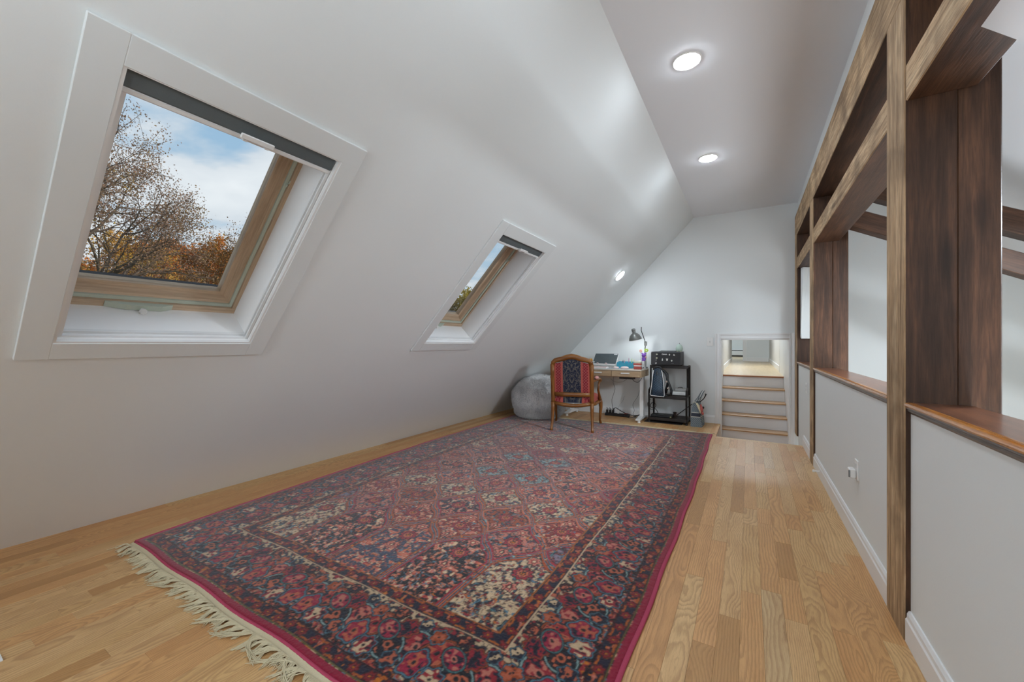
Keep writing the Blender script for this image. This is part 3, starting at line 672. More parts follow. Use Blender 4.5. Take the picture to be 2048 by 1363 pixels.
    # ---- guard borders
    def guard(e0, e1, per_, seed):
        g_ = np.zeros_like(C); g_[:] = P['navy']*1.25; uu = (e-e0)/(e1-e0); ss = np.mod(along, per_)/per_
        speck(g_, True, [P['salmon'], P['pink'], P['rose'], P['orange']], seed, 7, .72)
        wv = .5+.36*np.sin(ss*2*PI)+.08*np.sin(ss*6*PI); g_[np.abs(uu-wv) < .075] = P['rust']; g_[np.abs(uu-wv) < .035] = P['orange']*.9
        for cs in (0, .5):
            ds = (ss-cs); ds = np.where(ds > .5, ds-1, ds); dq = np.hypot(ds*per_, (uu-.5)*(e1-e0)); aa = np.arctan2((uu-.5)*(e1-e0), ds*per_)
            rr = .021*(1+.18*np.cos(aa*6)); g_[dq < rr*1.2] = P['maroon']; g_[dq < rr] = P['red']; g_[dq < rr*.65] = P['rose']; g_[dq < rr*.42] = P['black']; g_[dq < rr*.25] = P['orange']
        g_[(uu < .06) | (uu > .94)] = P['maroon']
        mk_ = (e >= e0) & (e < e1); C[mk_] = g_[mk_]
    guard(.034, .095, .17, 91); guard(.405, .475, .17, 92)
    C[(e > .030) & (e < .037)] = P['olive']*.9; C[(e > .093) & (e < .098)] = P['black']; C[(e > .400) & (e < .406)] = P['cream']; C[(e > .472) & (e < .478)] = P['orange']*.7
    C[e < .030] = P['crimson']*(.95)
    # knotted pile: yarn to yarn change in tone
    C = .80*np.power(C, 1.12)*(.82+.36*r.random((H, Wd, 1), dtype=np.float32))
    lum = C.mean(2, keepdims=True); C = np.clip(lum+(C-lum)*1.18, .002, 1)
    full = np.concatenate([C, C[:, ::-1]], 1)
    return full
img = make_rug()
IH, IW = img.shape[:2]
# integrate to the mesh resolution (finer near the camera end)
NCX = 680
ty = [0.0]; yv = 0.0
while yv < RL: yv += .0036+.0062*(yv/RL); ty.append(min(yv, RL))
ty = np.array(ty); NY = len(ty); tx = np.linspace(0, RW, NCX)
sm = (img+np.roll(img, 1, 0)*.5+np.roll(img, -1, 0)*.5+np.roll(img, 1, 1)*.5+np.roll(img, -1, 1)*.5)/3
iy = np.clip(np.rint(ty/PX), 0, IH-1).astype(int); ix = np.clip(np.rint(tx/PX), 0, IW-1).astype(int)
colr = sm[iy][:, ix]
# left side bulges a little towards the far end as in the photo
def rug_xy(tx_, ty_):
    f = ty_/RL; xl = -3.17-.16*np.clip(f*1.8, 0, 1)**.8; xr = -.402-.02*f+.022*np.sin(f*PI)+.004*np.sin(f*40)
    x = xl+(xr-xl)*(tx_/RW)
    y = .895+ty_*(5.80-.895)/RL+.006*np.sin(tx_*9)*(1-f)
    return x, y
TX, TY = np.meshgrid(tx, ty); gx, gy = rug_xy(TX, TY)
ed = np.minimum(np.minimum(TX, RW-TX), np.minimum(TY, RL-TY))
gz = .0115+.0014*rng.random(gx.shape)-.004*np.exp(-ed/.004)+.0012*np.sin(gx*7+gy*3)
V = np.stack([gx, gy, gz], -1).reshape(-1, 3)
ii = np.arange(NCX-1)[None, :]+np.arange(NY-1)[:, None]*NCX
F_ = np.stack([ii, ii+1, ii+1+NCX, ii+NCX], -1).reshape(-1, 4)
rug = npmesh('rug', V, F_, RUGM, smooth=True, colors=colr.reshape(-1, 3))
tag(rug, 'large red and navy patterned oriental wool rug with cream fringe, covering most of the floor', 'rug')
CRIM = plain('rug_binding_wool', srgb('#a63a56'), .8, var=.2, scale=260, bs=.4); CREAMW = plain('fringe_cotton', srgb('#cbbf9f'), .85, var=.12, scale=200, bs=.3)
for side in (0, RW):
    pts = []
    for f in np.linspace(0, RL, 90):
        x, y = rug_xy(np.float64(side), np.float64(f)); pts.append((float(x)+(.004 if side else -.004), float(y), .0075))
    MB().tube(pts, [.0105 if side else .009]*90, 8, flat=.75).build('side_binding', CRIM, rug, smooth=2)
m = MB()
xs0, y0_ = rug_xy(np.linspace(0, RW, 60), np.zeros(60)); m.tube([(float(a), float(b)-.004, .006) for a, b in zip(xs0, y0_)], .0065, 8, flat=.8); m.build('end_binding', CRIM, rug, smooth=2)
# woven cotton webbing and fringe
def webbing(y_of, sgn):
    vs = []; n = 160; Wn = 5
    for i in range(n):
        t_ = i/(n-1)*RW; x, y = rug_xy(np.float64(t_), np.float64(0 if sgn < 0 else RL))
        for j in range(Wn):
            vs.append((float(x), float(y)+sgn*(.006+j*.0085+.002*math.sin(i*.9+j)), .0065-.001*j*.6+.0012*math.sin(i*1.7+j*2)))
    fs = [(i*Wn+j, i*Wn+j+1, (i+1)*Wn+j+1, (i+1)*Wn+j) for i in range(n-1) for j in range(Wn-1)]
    return MB().add(vs, fs).build('webbing', CREAMW, rug, smooth=2)
webbing(None, -1)
def fringe(sgn, n, length, r0, name='fringe'):
    vs = []; fs = []; per = 13; tufts = {}
    for i in range(n):
        t_ = RW*(i+.5)/n; x, y = rug_xy(np.float64(t_), np.float64(0 if sgn < 0 else RL)); k = int((i+random.gauss(0, 2.5))//per)
        if k not in tufts: tufts[k] = (random.gauss(-.25 if sgn < 0 else .1, .62), random.uniform(.62, 1.12), random.gauss(0, .5))
        sl_, ln, curl = tufts[k]; xc_, yc_ = rug_xy(np.float64(min(max((k+.5)*per/n, 0), 1)*RW), np.float64(0 if sgn < 0 else RL))
        p0 = np.array([float(x), float(y)+sgn*.034]); L = length*ln*random.uniform(.75, 1.1)
        tip = np.array([float(xc_)+sl_*L+random.gauss(0, .007), float(yc_)+sgn*(.034+L*.9)+random.gauss(0, .006)])
        segs = 7; ring = []; dv = tip-p0; nrm = np.array([-dv[1], dv[0]]); ph = random.uniform(-.6, .6)
        for s_ in range(segs):
            f = s_/(segs-1); q2 = p0+dv*f+nrm*(.16*curl*math.sin(f*PI)+.05*math.sin(f*5+ph*6)*f)
            z = .0065+.008*math.sin(min(f*1.3, 1)*PI)*random.uniform(.6, 1.2)-.004*f; a_ = nrm/(np.linalg.norm(nrm)+1e-9); rr_ = r0*(1-.5*f)*random.uniform(.85, 1.15)
            q = np.array([q2[0], q2[1], max(z, .0024)]); b = len(vs); a3 = np.array([a_[0], a_[1], 0.])
            vs += [tuple(q+a3*rr_), tuple(q+np.array([0, 0, rr_*.9])), tuple(q-a3*rr_), tuple(q-np.array([0, 0, rr_*.9]))]; ring.append(b)
        for s_ in range(segs-1):
            for k_ in range(4): fs.append((ring[s_]+k_, ring[s_]+(k_+1) % 4, ring[s_+1]+(k_+1) % 4, ring[s_+1]+k_))
    return npmesh(name, np.array(vs), np.array(fs), CREAMW, rug, kind='stuff')
fringe(-1, 1700, .085, .0024); fringe(1, 900, .062, .0034); webbing(None, 1)

# ================================================================== FURNITURE
# armchair ------------------------------------------------------------
ch = thing('armchair', 'carved walnut armchair with red and navy damask upholstery, its back to the camera', 'chair', (-2.065, 5.075, .0125), math.radians(14))
def stripe_color(x, z, seed=0):
    """upholstery weave: red lozenge stripes either side of navy damask"""
    c = np.zeros(x.shape+(3,), np.float32); P = {k: srgb_arr(v) for k, v in dict(navy='#262b3e', tan='#6d675f', red='#852230', coral='#b2584e', light='#c47a70').items()}
    ax = np.abs(x); c[:] = P['navy']
    # mirrored damask: leafy curls from mixed waves
    u = ax*95; v = z*95
    f = np.sin(u*1.1+1.6*np.sin(v*.55))+np.sin(v*.9+1.9*np.cos(u*.8))+.7*np.cos(u*2.1-v*.5)
    env = np.cos(z*24)*.03+.075
    mk = (np.abs(f) < .26) & (ax < .125); c[mk] = P['tan']
    mk = (f > 1.5) & (ax < env); c[mk] = P['tan']*.85
    mk = np.abs(ax-env) < .004; c[mk] = P['tan']
    sel = ax > .128; c[sel] = P['red']
    l = np.abs(np.mod((ax-.15)*26+z*26, 1)-.5); l2 = np.abs(np.mod((ax-.15)*26-z*26, 1)-.5)
    mk = sel & ((l < .065) | (l2 < .065)); c[mk] = P['light']*.8
    mk = (ax > .122) & (ax < .150); c[mk] = P['coral']; mk = (ax > .215); c[mk] = P['coral']
    mk = (ax > .119) & (ax < .122); c[mk] = P['tan']
    return c
def back_y(z): return -.055*max(0, z-.45)/.5-.01                       # the back leans towards the camera
def outline(z):                                                        # half width of the back frame
    return .268+.012*math.sin((z-.45)*5)
# back frame as rounded rails
def P_(x, z, dy=0): return (x, back_y(z)+dy, z)
topc = [(-.262, .90), (-.252, .95), (-.225, .975), (-.18, .985), (-.12, 1.0), (-.06, 1.022), (0, 1.03), (.06, 1.022), (.12, 1.0), (.18, .985), (.225, .975), (.252, .95), (.262, .90)]
m = MB(); m.tube([P_(x, z-.022) for x, z in topc], [.030, .031, .032, .033, .034, .036, .038, .036, .034, .033, .032, .031, .030], 10, flat=.6, up=(0, 1, 0)); m.build('crest_rail', CHWX, ch, smooth=2)
for s_ in (-1, 1):
    pts = [(s_*.265, back_y(z), z) for z in (.90, .8, .7, .6, .5, .42, .36)]
    MB().tube(pts, [.030, .030, .029, .028, .028, .027, .026], 10, flat=.75, up=(0, 1, 0)).build('back_post', CHW, ch, smooth=2)
    pts = [(s_*.265, -.01, .38), (s_*.266, -.012, .30), (s_*.268, -.018, .2), (s_*.272, -.035, .1), (s_*.276, -.06, .03), (s_*.278, -.07, .0)]
    MB().tube(pts, [.027, .025, .021, .018, .018, .020], 10).build('leg', CHW, ch, smooth=2)
    pts = [(s_*.325, .56, .37), (s_*.335, .575, .31), (s_*.338, .58, .24), (s_*.33, .575, .14), (s_*.325, .575, .06), (s_*.335, .60, .012), (s_*.34, .61, .0)]
    MB().tube(pts, [.030, .030, .026, .019, .016, .019, .016], 10).build('leg', CHW, ch, smooth=2)
    # arm: rail, scroll and curved support
    pts = [(s_*.268, -.02, .665), (s_*.285, .08, .672), (s_*.31, .18, .68), (s_*.335, .28, .685), (s_*.345, .35, .672), (s_*.345, .37, .655)]
    m = MB(); m.tube(pts, [.016, .017, .019, .020, .022, .018], 8); m.ball((s_*.345, .37, .662), (.024, .026, .026)); m.build('arm', CHW, ch, smooth=2)
    pts = [(s_*.340, .34, .66), (s_*.328, .30, .60), (s_*.322, .29, .53), (s_*.33, .33, .47), (s_*.335, .40, .41), (s_*.33, .44, .37)]
    MB().tube(pts, [.018, .016, .016, .018, .024, .020], 8).build('arm_support', CHW, ch, smooth=2)
    MB().ball((s_*.31, .19, .71), (.030, .12, .024)).build('arm_pad', plain('arm_pad_fabric', srgb('#c98d86'), .8, var=.25, scale=90), ch, smooth=2, label='padded arm rest in faded coral fabric')
MB().tube([P_(-.25, .495), P_(-.1, .488), P_(.1, .488), P_(.25, .495)], .032, 8, flat=.45, up=(0, 1, 0)).build('lower_rail', CHWX, ch, smooth=2)
# upholstered back (curved, fits the frame)
nx, nz = 110, 120; gxx, gzz = np.meshgrid(np.linspace(-.238, .238, nx), np.linspace(0, 1, nz))
ztop = .955+.030*np.cos(np.clip(gxx/.238, -1, 1)*PI)-.012; zb = .52
zz_ = zb+(ztop-zb)*gzz; byv = np.array([back_y(z) for z in zz_.ravel()]).reshape(zz_.shape)
yy_ = byv-.006-.012*(1-(gxx/.238)**4)*(1-(2*gzz-1)**4)
cc_ = stripe_color(gxx, zz_-.74)
ii = np.arange(nx-1)[None, :]+np.arange(nz-1)[:, None]*nx; FF = np.stack([ii, ii+1, ii+1+nx, ii+nx], -1).reshape(-1, 4)
Vb = np.stack([gxx, yy_, zz_], -1).reshape(-1, 3); Vf = Vb.copy(); Vf[:, 1] = (byv+.02+.03*(1-(gxx/.238)**4)*(1-(2*gzz-1)**4)).ravel()
npmesh('back_upholstery', np.concatenate([Vb, Vf]), np.concatenate([FF, FF[:, ::-1]+len(Vb)]), FAB, ch, True, colors=np.concatenate([cc_.reshape(-1, 3)]*2))
# seat cushion
nx, ny = 100, 110; gu, gv = np.meshgrid(np.linspace(-1, 1, nx), np.linspace(0, 1, ny))
hw = .262+.075*gv; yq = .0+.60*gv+.03*(1-gu**2)*gv; edge = (1-np.abs(gu)**5)*(1-np.abs(2*gv-1)**7)
xq = gu*hw; zq = .375+.10*np.clip(edge, 0, 1)**.45+.02*(1-gu**2)*(1-(2*gv-1)**2)
cc_ = stripe_color(xq*.95, yq-.3); ii = np.arange(nx-1)[None, :]+np.arange(ny-1)[:, None]*nx; FF = np.stack([ii, ii+1, ii+1+nx, ii+nx], -1).reshape(-1, 4)
npmesh('seat', np.stack([xq, yq, zq], -1).reshape(-1, 3), FF, FAB, ch, True, colors=cc_.reshape(-1, 3))
m = MB()
m.tube([(-.255, 0, .37), (-.12, -.004, .345), (0, 0, .335), (.12, -.004, .345), (.255, 0, .37)], .026, 8, flat=1, up=(0, 1, 0))
m.tube([(-.33, .56, .365), (-.15, .60, .34), (0, .61, .33), (.15, .60, .34), (.33, .56, .365)], .026, 8, up=(0, 1, 0))
for s_ in (-1, 1): m.tube([(s_*.262, 0, .372), (s_*.29, .2, .345), (s_*.31, .38, .345), (s_*.33, .56, .37)], .025, 8, up=(1, 0, 0))
m.build('seat_frame', CHWX, ch, smooth=2)

# bean bag --------------------------------------------------------------
bb = thing('beanbag', 'round fluffy grey faux fur beanbag under the sloped wall, left of the armchair', 'beanbag', (-2.95, 5.80, 0))
nu, nv = 64, 40; th_, ph_ = np.meshgrid(np.linspace(0, 2*PI, nu, endpoint=False), np.linspace(-PI/2, PI/2, nv))
def bean(th_, ph_, off=0):
    ex = lambda a, e_: np.sign(a)*np.abs(a)**e_
    r_ = .415+off; x = r_*ex(np.cos(ph_), .42)*np.cos(th_); y = r_*ex(np.cos(ph_), .42)*np.sin(th_); z = .325+(.32+off)*ex(np.sin(ph_), .62)
    s = 1+.035*np.sin(th_*3+1)*np.cos(ph_)+.03*np.sin(th_*5+ph_*4)+.02*np.sin(ph_*9+th_*2); x, y = x*s, y*s
    z = z+.02*np.cos(th_-2.5)*(z/.64)
    lim = X0+.045+z/TA+2.95; x = np.maximum(x, lim+.0)
    return np.stack([x, y, np.maximum(z, .014 if True else 0)], -1)
Vb = bean(th_, ph_).reshape(-1, 3); FF = []
for i in range(nv-1):
    for k_ in range(nu): FF.append((i*nu+k_, i*nu+(k_+1) % nu, (i+1)*nu+(k_+1) % nu, (i+1)*nu+k_))
def furmat():
    g = G('grey_fur'); v = g.coord(); n1 = g.noise(v, 60, 4, .7); n2 = g.noise(v, 7, 3); f = g.add(g.mul(n1, .75), g.mul(n2, .3))
    c = g.ramp(f, [(.32, srgb('#74767c')), (.42, srgb('#c4c5c8')), (.58, srgb('#eeeeed'))]); return g.bsdf(c, .9, g.bump(n1, .6, .01), spec=.1, Sheen_Weight=.3)
FUR = furmat(); npmesh('body', Vb, np.array(FF), FUR, bb, True)
n = 30000; a_ = rng.uniform(0, 2*PI, n); b_ = np.arcsin(rng.uniform(-.98, 1, n)); p0 = bean(a_, b_, -.004); p1 = bean(a_+rng.normal(0, .05, n), b_-.06+rng.normal(0, .06, n), .030)
dv = rng.normal(0, 1, (n, 3)); dv = np.cross(p1-p0, dv); dv /= np.linalg.norm(dv, axis=1)[:, None]+1e-9
Vf = np.concatenate([p0-dv*.0026, p0+dv*.0026, p1], 0); ar = np.arange(n); npmesh('fur', Vf, np.stack([ar, ar+n, ar+2*n], -1), FUR, bb, kind='stuff')

# desk --------------------------------------------------------------------
DT = .80; dx0, dx1, dy0, dy1 = -2.66, -1.372, 6.05, 6.60
dk = thing('desk', 'standing desk with pale oak drawers and white T shaped metal legs', 'desk', (-2.02, 6.3, 0))
def L(x, y, z, o=(-2.02, 6.3, 0)): return (x-o[0], y-o[1], z-o[2])
DTOP = wood('desk_top_laminate', srgb('#c4bcae'), srgb('#d0c8ba'), srgb('#dad3c6'), 'x', .35, .05, dark=.15, blotch=.05)
box('tabletop', L(dx0, dy0, DT-.018), L(dx1, dy1, DT), DTOP, dk, r=.004)
box('drawer_case', L(dx0+.003, dy0+.02, DT-.115), L(dx1-.003, dy1-.01, DT-.018), OAKX, dk)
for xa, xb in ((-1.815, -1.395), (-2.24, -1.825), (-2.64, -2.25)):
    dw = box('drawer', L(xa, dy0+.002, DT-.108), L(xb, dy0+.022, DT-.022), OAKX, dk, r=.002); xm = (xa+xb)/2
    MB().bbox(L(xm-.065, dy0-.020, DT-.066), L(xm+.065, dy0-.010, DT-.048), .003).bbox(L(xm-.06, dy0-.012, DT-.064), L(xm-.05, dy0+.002, DT-.052), .001).bbox(L(xm+.05, dy0-.012, DT-.064), L(xm+.06, dy0+.002, DT-.052), .001).build('handle', WHITEP, dw)
for xl in (-2.60, -1.432):
    m = MB(); m.bbox(L(xl-.03, 6.34, .07), L(xl+.03, 6.42, DT-.115), .004); m.build('leg', WHITEP, dk)
    m = MB(); m.prism([(L(0, 6.10, 0)[1], .035), (L(0, 6.10, 0)[1], .05), (L(0, 6.32, 0)[1], .075), (L(0, 6.44, 0)[1], .075), (L(0, 6.60, 0)[1], .05), (L(0, 6.60, 0)[1], .035)], L(xl-.035, 0, 0)[0], L(xl+.035, 0, 0)[0], 'x'); ft = m.build('foot', WHITEP, dk)
    for yy in (6.13, 6.57): MB().lathe([(.022, 0), (.024, .01), (.018, .025), (.008, .036)], 12, c=L(xl+.01, yy, 0)).build('glide', WHITEP, ft, smooth=True)
box('crossbar', L(-2.6, 6.36, DT-.17), L(-1.43, 6.40, DT-.12), WHITEP, dk)
box('control_box', L(-1.74, 6.2, DT-.155), L(-1.52, 6.32, DT-.117), solid('dark_teal_box', '#2b3338'), dk, label='dark control box under the desktop')
# things on the desk
def simple(name, label, cat, m, mat, loc=(0, 0, 0), group=None, **kw):
    o = m.build(name, mat, **kw); o.location = loc; return tag(o, label, cat, group)
simple('desk_mat', 'thin grey blue mat lying along the front of the desktop', 'mat', MB().bbox((-.44, -.13, 0), (.44, .15, .003), .001), solid('mat_grey', '#a9afb3', .5), (-2.02, 6.21, DT))
kb = thing('keyboard', 'low white and pink keyboard in front of the tilted drawing board', 'keyboard', (-2.10, 6.20, DT+.003))
MB().prism([(-.065, 0), (-.065, .010), (.065, .020), (.065, 0)], -.17, .17, 'x').build('case', WHITEP, kb)
m = MB(); 
for r_ in range(4):
    for k_ in range(14): m.box((-.16+k_*.0232, -.056+r_*.028, .010+r_*.0022), (-.140+k_*.0232, -.033+r_*.028, .018+r_*.0022), 0)
m.build('keys', PINKP, kb, kind='stuff')
sb = thing('drawing_board', 'dark slate tilted board with white rim propped on a stand on the desk', 'board', (-2.02, 6.38, DT))
tilt = Matrix.Translation((0, -.07, .065)) @ Matrix.Rotation(math.radians(44), 4, 'X')
MB().bbox((-.20, 0, -.008), (.20, .235, 0), .002, M=tilt).build('rim', WHITEP, sb); 
slate = MB().bbox((-.192, .006, 0), (.192, .230, .004), .001, M=tilt).build('slate_panel', solid('slate_panel', '#4d5659', .45), sb)
m = MB(); m.bbox((.125, .205, .004), (.18, .222, .006), .001, M=tilt); m.build('sticker', WHITEP, slate, label='white cloud sticker'); MB().bbox((-.188, .02, .004), (-.165, .045, .006), .001, M=tilt).build('sticker', WHITEP, slate)
for x in (-.10, .04): MB().bbox((x-.015, -.012, -.006), (x+.015, 0, .03), .002, M=tilt).build('lip', PINKP, sb)
m = MB(); m.bbox((-.16, -.06, 0), (.16, .12, .008), .002); m.tube([(-.12, .08, .008), (-.12, .05, .14)], .008, 6); m.tube([(.12, .08, .008), (.12, .05, .14)], .008, 6); m.bbox((-.19, -.085, .045), (.19, -.065, .062), .002); m.build('stand', WHITEP, sb)
def mouse(x, y, s, lb):
    m = MB(); m.ball((0, 0, .012*s), (.033*s, .055*s, .022*s), 16, 10); o = simple('mouse', lb, 'mouse', m, PINKP, (x, y, DT+.004), 'pale computer mice', smooth=2); o.rotation_euler = (0, 0, -1.2); return o
mouse(-1.80, 6.24, .85, 'smaller pale pink mouse on the desk, nearer the keyboard'); mouse(-1.655, 6.20, 1.15, 'larger pale pink mouse in front of the teal organizer')
og = thing('desk_organizer', 'open teal desk organizer box holding pens', 'organizer', (-1.70, 6.44, DT))
TEAL = solid('teal_plastic', '#3f9fb8', .45)
box('front_panel', (-.135, -.055, 0), (.135, -.050, .085), TEAL, og, r=.001); box('back_panel', (-.135, .050, 0), (.135, .055, .105), TEAL, og, r=.001)
for x in (-.135, -.04, .06, .130): box('divider', (x, -.05, 0), (x+.005, .05, .095), TEAL, og, r=.001)
box('base', (-.135, -.05, 0), (.135, .05, .004), TEAL, og, r=.001)
for i, (px, h, c, lb, lean) in enumerate([(.045, .155, '#b05c8c', 'tall pink pen, tallest in the teal organizer', .05), (.085, .15, '#c9d67e', 'lime green pen standing in the teal organizer', .12), (.10, .145, '#9fc06a', 'green pen beside the lime one in the organizer', -.04), (.115, .135, '#e8dfa8', 'pale yellow pen at the right of the organizer', .18), (-.01, .12, '#d8a0a8', 'short light pink pen in the middle of the organizer', -.1), (-.06, .12, '#3a3338', 'dark marker at the left of the teal organizer', .15)]):
    m = MB(); m.tube([(0, 0, .006), (lean*.1, 0, h)], [.0045, .0045], 8); m.tube([(lean*.1, 0, h), (lean*.11, 0, h+.012)], [.004, .0015], 8)
    simple('pen', lb, 'pen', m, solid('pen_'+str(i), c, .4), (-1.70+px, 6.44, DT), 'pens in the teal organizer')
# red and white boxes + acrylic riser at the right end
RB = thing('card_box', 'red and white striped little box at the right end of the desk', 'box', (-1.462, 6.23, DT))
box('lower_box', (-.055, -.03, 0), (.055, .03, .045), solid('brick_red', '#a94c45', .55), RB); box('white_band', (-.052, -.031, .045), (.052, .03, .062), WHITEP, RB); box('upper_box', (-.062, -.03, .062), (.055, .03, .092), solid('brick_red_2', '#b4554c', .55), RB); box('lid', (-.045, -.028, .092), (.055, .028, .122), solid('cream_lid', '#c9c8b4', .5), RB)
RI = thing('white_tray_rack', 'white desktop tray rack behind the red striped box', 'rack', (-1.44, 6.37, DT))
for z in (0, .06, .118): box('shelf', (-.045, -.08, z), (.06, .08, z+.006), WHITEP, RI, r=.002)
for x in (-.045, .054): box('side', (x, -.08, 0), (x+.006, .08, .124), WHITEP, RI, r=.002)
# plush toys: generic
PUR = plain('purple_plush', srgb('#8257b4'), .95, var=.25, scale=120, bs=.6); 
pl = thing('purple_plush', 'small purple plush animal sitting on the white rack below the lamp', 'plush toy', (-1.40, 6.36, DT+.124))
m = MB(); m.ball((0, 0, .035), (.032, .028, .036)); m.build('body', PUR, pl, smooth=2); m = MB(); m.ball((0, -.004, .088), (.034, .030, .032)); m.build('head', PUR, pl, smooth=2)
for s_ in (-1, 1):
    MB().ball((s_*.026, 0, .118), (.011, .008, .012)).build('ear', PUR, pl, smooth=2); MB().ball((s_*.016, -.026, .010), (.013, .016, .011)).build('foot', PUR, pl, smooth=2); MB().ball((s_*.011, -.033, .094), .004, 8, 6).build('eye', BLACKP, pl, smooth=2)
MB().ball((.032, -.012, .058), (.016, .014, .013)).build('heart', solid('pink_felt', '#e3a9a6', .9), pl, smooth=2)
fl_ = thing('green_flower', 'lime green artificial flower poking up above the purple plush', 'flower', (-1.375, 6.43, DT+.124))
m = MB(); m.tube([(0, 0, 0), (0, 0, .155)], .003, 6); m.build('stem', solid('stem_green', '#6a9a3a', .6), fl_)
for k_ in range(6): MB().ball((.020*math.cos(k_*PI/3), -.01, .165+.018*math.sin(k_*PI/3)), (.014, .006, .012), 8, 6).build('petal', solid('lime_petal', '#a9c94f', .7), fl_, smooth=2)
fp = thing('pink_flower', 'small pink artificial flower behind the lamp post', 'flower', (-1.46, 6.43, DT+.124)); MB().tube([(0, 0, 0), (0, 0, .15)], .003, 6).build('stem', solid('stem_green2', '#6a8a4a', .6), fp)
for k_ in range(5): MB().ball((.014*math.cos(k_*1.257), -.01, .155+.016*math.sin(k_*1.257)), (.012, .006, .013), 8, 6).build('petal', solid('pink_petal', '#e0b4a4', .7), fp, smooth=2)
yo = thing('orange_flower', 'small orange and pink toy flower just left of the tilted board', 'flower', (-2.27, 6.40, DT))
MB().tube([(0, 0, 0), (0, 0, .10)], .004, 6).build('stem', solid('stem_pink', '#d98f7e', .6), yo)
for k_ in range(6): MB().ball((.022*math.cos(k_*PI/3), -.012, .115+.022*math.sin(k_*PI/3)), (.014, .008, .014), 8, 6).build('petal', solid('orange_petal', '#e0a43c', .7), yo, smooth=2)
MB().ball((-.01, -.02, .075), (.03, .015, .014), 10, 6).build('leaf', solid('coral_leaf', '#dc9484', .7), yo, smooth=2)
# desk lamp
lp = thing('desk_lamp', 'grey metal task lamp with domed shade clamped at the back of the desk', 'lamp', (-1.42, 6.53, DT))
box('clamp', (-.03, -.03, -.01), (.03, .06, .02), BLACKM, lp); m = MB(); m.tube([(0, 0, 0), (.0, 0, .30), (.01, 0, .40)], .008, 8); m.build('lower_arm', BLACKM, lp, smooth=2); MB().bbox((-.012, -.012, .36), (.032, .012, .43), .005).build('joint', GREYM, lp)
m = MB(); m.tube([(.012, 0, .40), (-.035, -.10, .60), (-.03, -.11, .655)], .006, 8); m.build('upper_arm', BLACKM, lp, smooth=2)
RT = Matrix.Translation((-.115, -.14, .455)) @ Matrix.Rotation(math.radians(-10), 4, 'Y') @ Matrix.Rotation(math.radians(8), 4, 'X')
m = MB(); prof = [(.098, 0), (.100, .006), (.092, .035), (.074, .07), (.050, .096), (.034, .106), (.030, .112), (.026, .106), (.044, .092), (.068, .066), (.086, .033), (.094, .004), (.098, 0)]
m.lathe(prof, 36, M=RT); m.build('shade', plain('shade_grey_enamel', srgb('#6f716d'), .35, metal=.3, var=.05), lp, smooth=2)
m = MB(); m.lathe([(.026, .108), (.022, .122), (.030, .126), (.030, .14), (.022, .145), (.031, .150), (.031, .17), (.02, .18), (.0, .182)], 20, M=RT); m.build('socket_cap', GREYM, lp, smooth=True)
BULB = emis('warm_bulb', (.92, .97, 1, 1), K_DESK*14); m = MB(); c = RT @ Vector((0, 0, .022)); m.ball(tuple(c), .028, 14, 9); m.build('bulb', BULB, lp, smooth=2)

# shelf rack ------------------------------------------------------------------
rk = thing('printer_stand', 'black three tier metal and wood stand right of the desk, holding the printer', 'shelf', (-1.035, 6.45, 0)); RO = (-1.035, 6.45, 0)
rx0, rx1 = -1.315, -.765
def tubebar(pts, nm='bar', r=.012): return MB().tube([L(*p_, o=RO) for p_ in pts], r, 4).build(nm, BLACKM, rk)
for x in (rx0+.012, rx1-.012):
    tubebar([(x, 6.62, 0), (x, 6.62, .86)], 'post', .014); tubebar([(x, 6.40, .40), (x, 6.40, .86)], 'post', .014)
    tubebar([(x, 6.275, .02), (x, 6.275, .46), (x, 6.29, .495), (x, 6.33, .51), (x, 6.40, .53)], 'leg', .014)
    tubebar([(x, 6.275, .045), (x, 6.62, .045)], 'bar'); tubebar([(x, 6.275, .40), (x, 6.62, .40)], 'bar')
    for yy in (6.275, 6.62): MB().lathe([(.014, 0), (.016, .008), (.012, .02)], 10, c=L(x, yy, 0, RO)).build('caster', BLACKP, rk)
for z, ya in ((.085, 6.265), (.415, 6.265), (.865, 6.385)):
    box('shelf_board', L(rx0+.006, ya+.012, z-.03, RO), L(rx1-.006, 6.63, z-.008, RO), SHELFW, rk); box('front_bar', L(rx0, ya, z-.045, RO), L(rx1, ya+.014, z, RO), BLACKM, rk)
# printer
pr = thing('printer', 'black laser printer dotted with white stickers, on the top shelf of the stand', 'printer', (-1.065, 6.46, .865))
PB = plain('printer_black', srgb('#1f1f22'), .5, var=.1); PG = plain('printer_grey_black', srgb('#3b3a3c'), .6, var=.08)
MB().bbox((-.21, -.16, 0), (.205, .19, .20), .01).build('body', PG, pr); box('front_door', (-.212, -.168, .012), (.195, -.158, .195), PB, pr, r=.003); box('side_panel', (-.213, -.165, .012), (-.135, -.169, .195), PG, pr, r=.0005)
m = MB(); m.bbox((-.213, -.16, .195), (.205, .19, .207), .004); m.build('top_cover', plain('printer_top', srgb('#55565a'), .55, var=.06), pr)
op = MB().prism([(-.10, .207), (.10, .207), (.10, .222), (-.12, .210)], -.115, .11, 'x').build('output_lid', PB, pr); MB().tube([(-.115, -.125, .212), (.10, -.115, .222)], .003, 6).build('paper_guide', GREYM, pr)
def mtext(txt, size, M_, mat, parent, name='lettering', ex=.0006):
    cu = bpy.data.curves.new('t', 'FONT'); cu.body = txt; cu.size = size; cu.extrude = ex; cu.align_x = 'CENTER'; cu.offset = .0008
    to = bpy.data.objects.new('t', cu); col.objects.link(to); bpy.context.view_layer.update()
    me = bpy.data.meshes.new_from_object(to.evaluated_get(bpy.context.evaluated_depsgraph_get())); bpy.data.objects.remove(to)
    me.materials.clear(); me.materials.append(mat); o = bpy.data.objects.new(name, me); col.objects.link(o); o.parent = parent; o.matrix_local = M_; return o
RX = Matrix.Rotation(PI/2, 4, 'X')
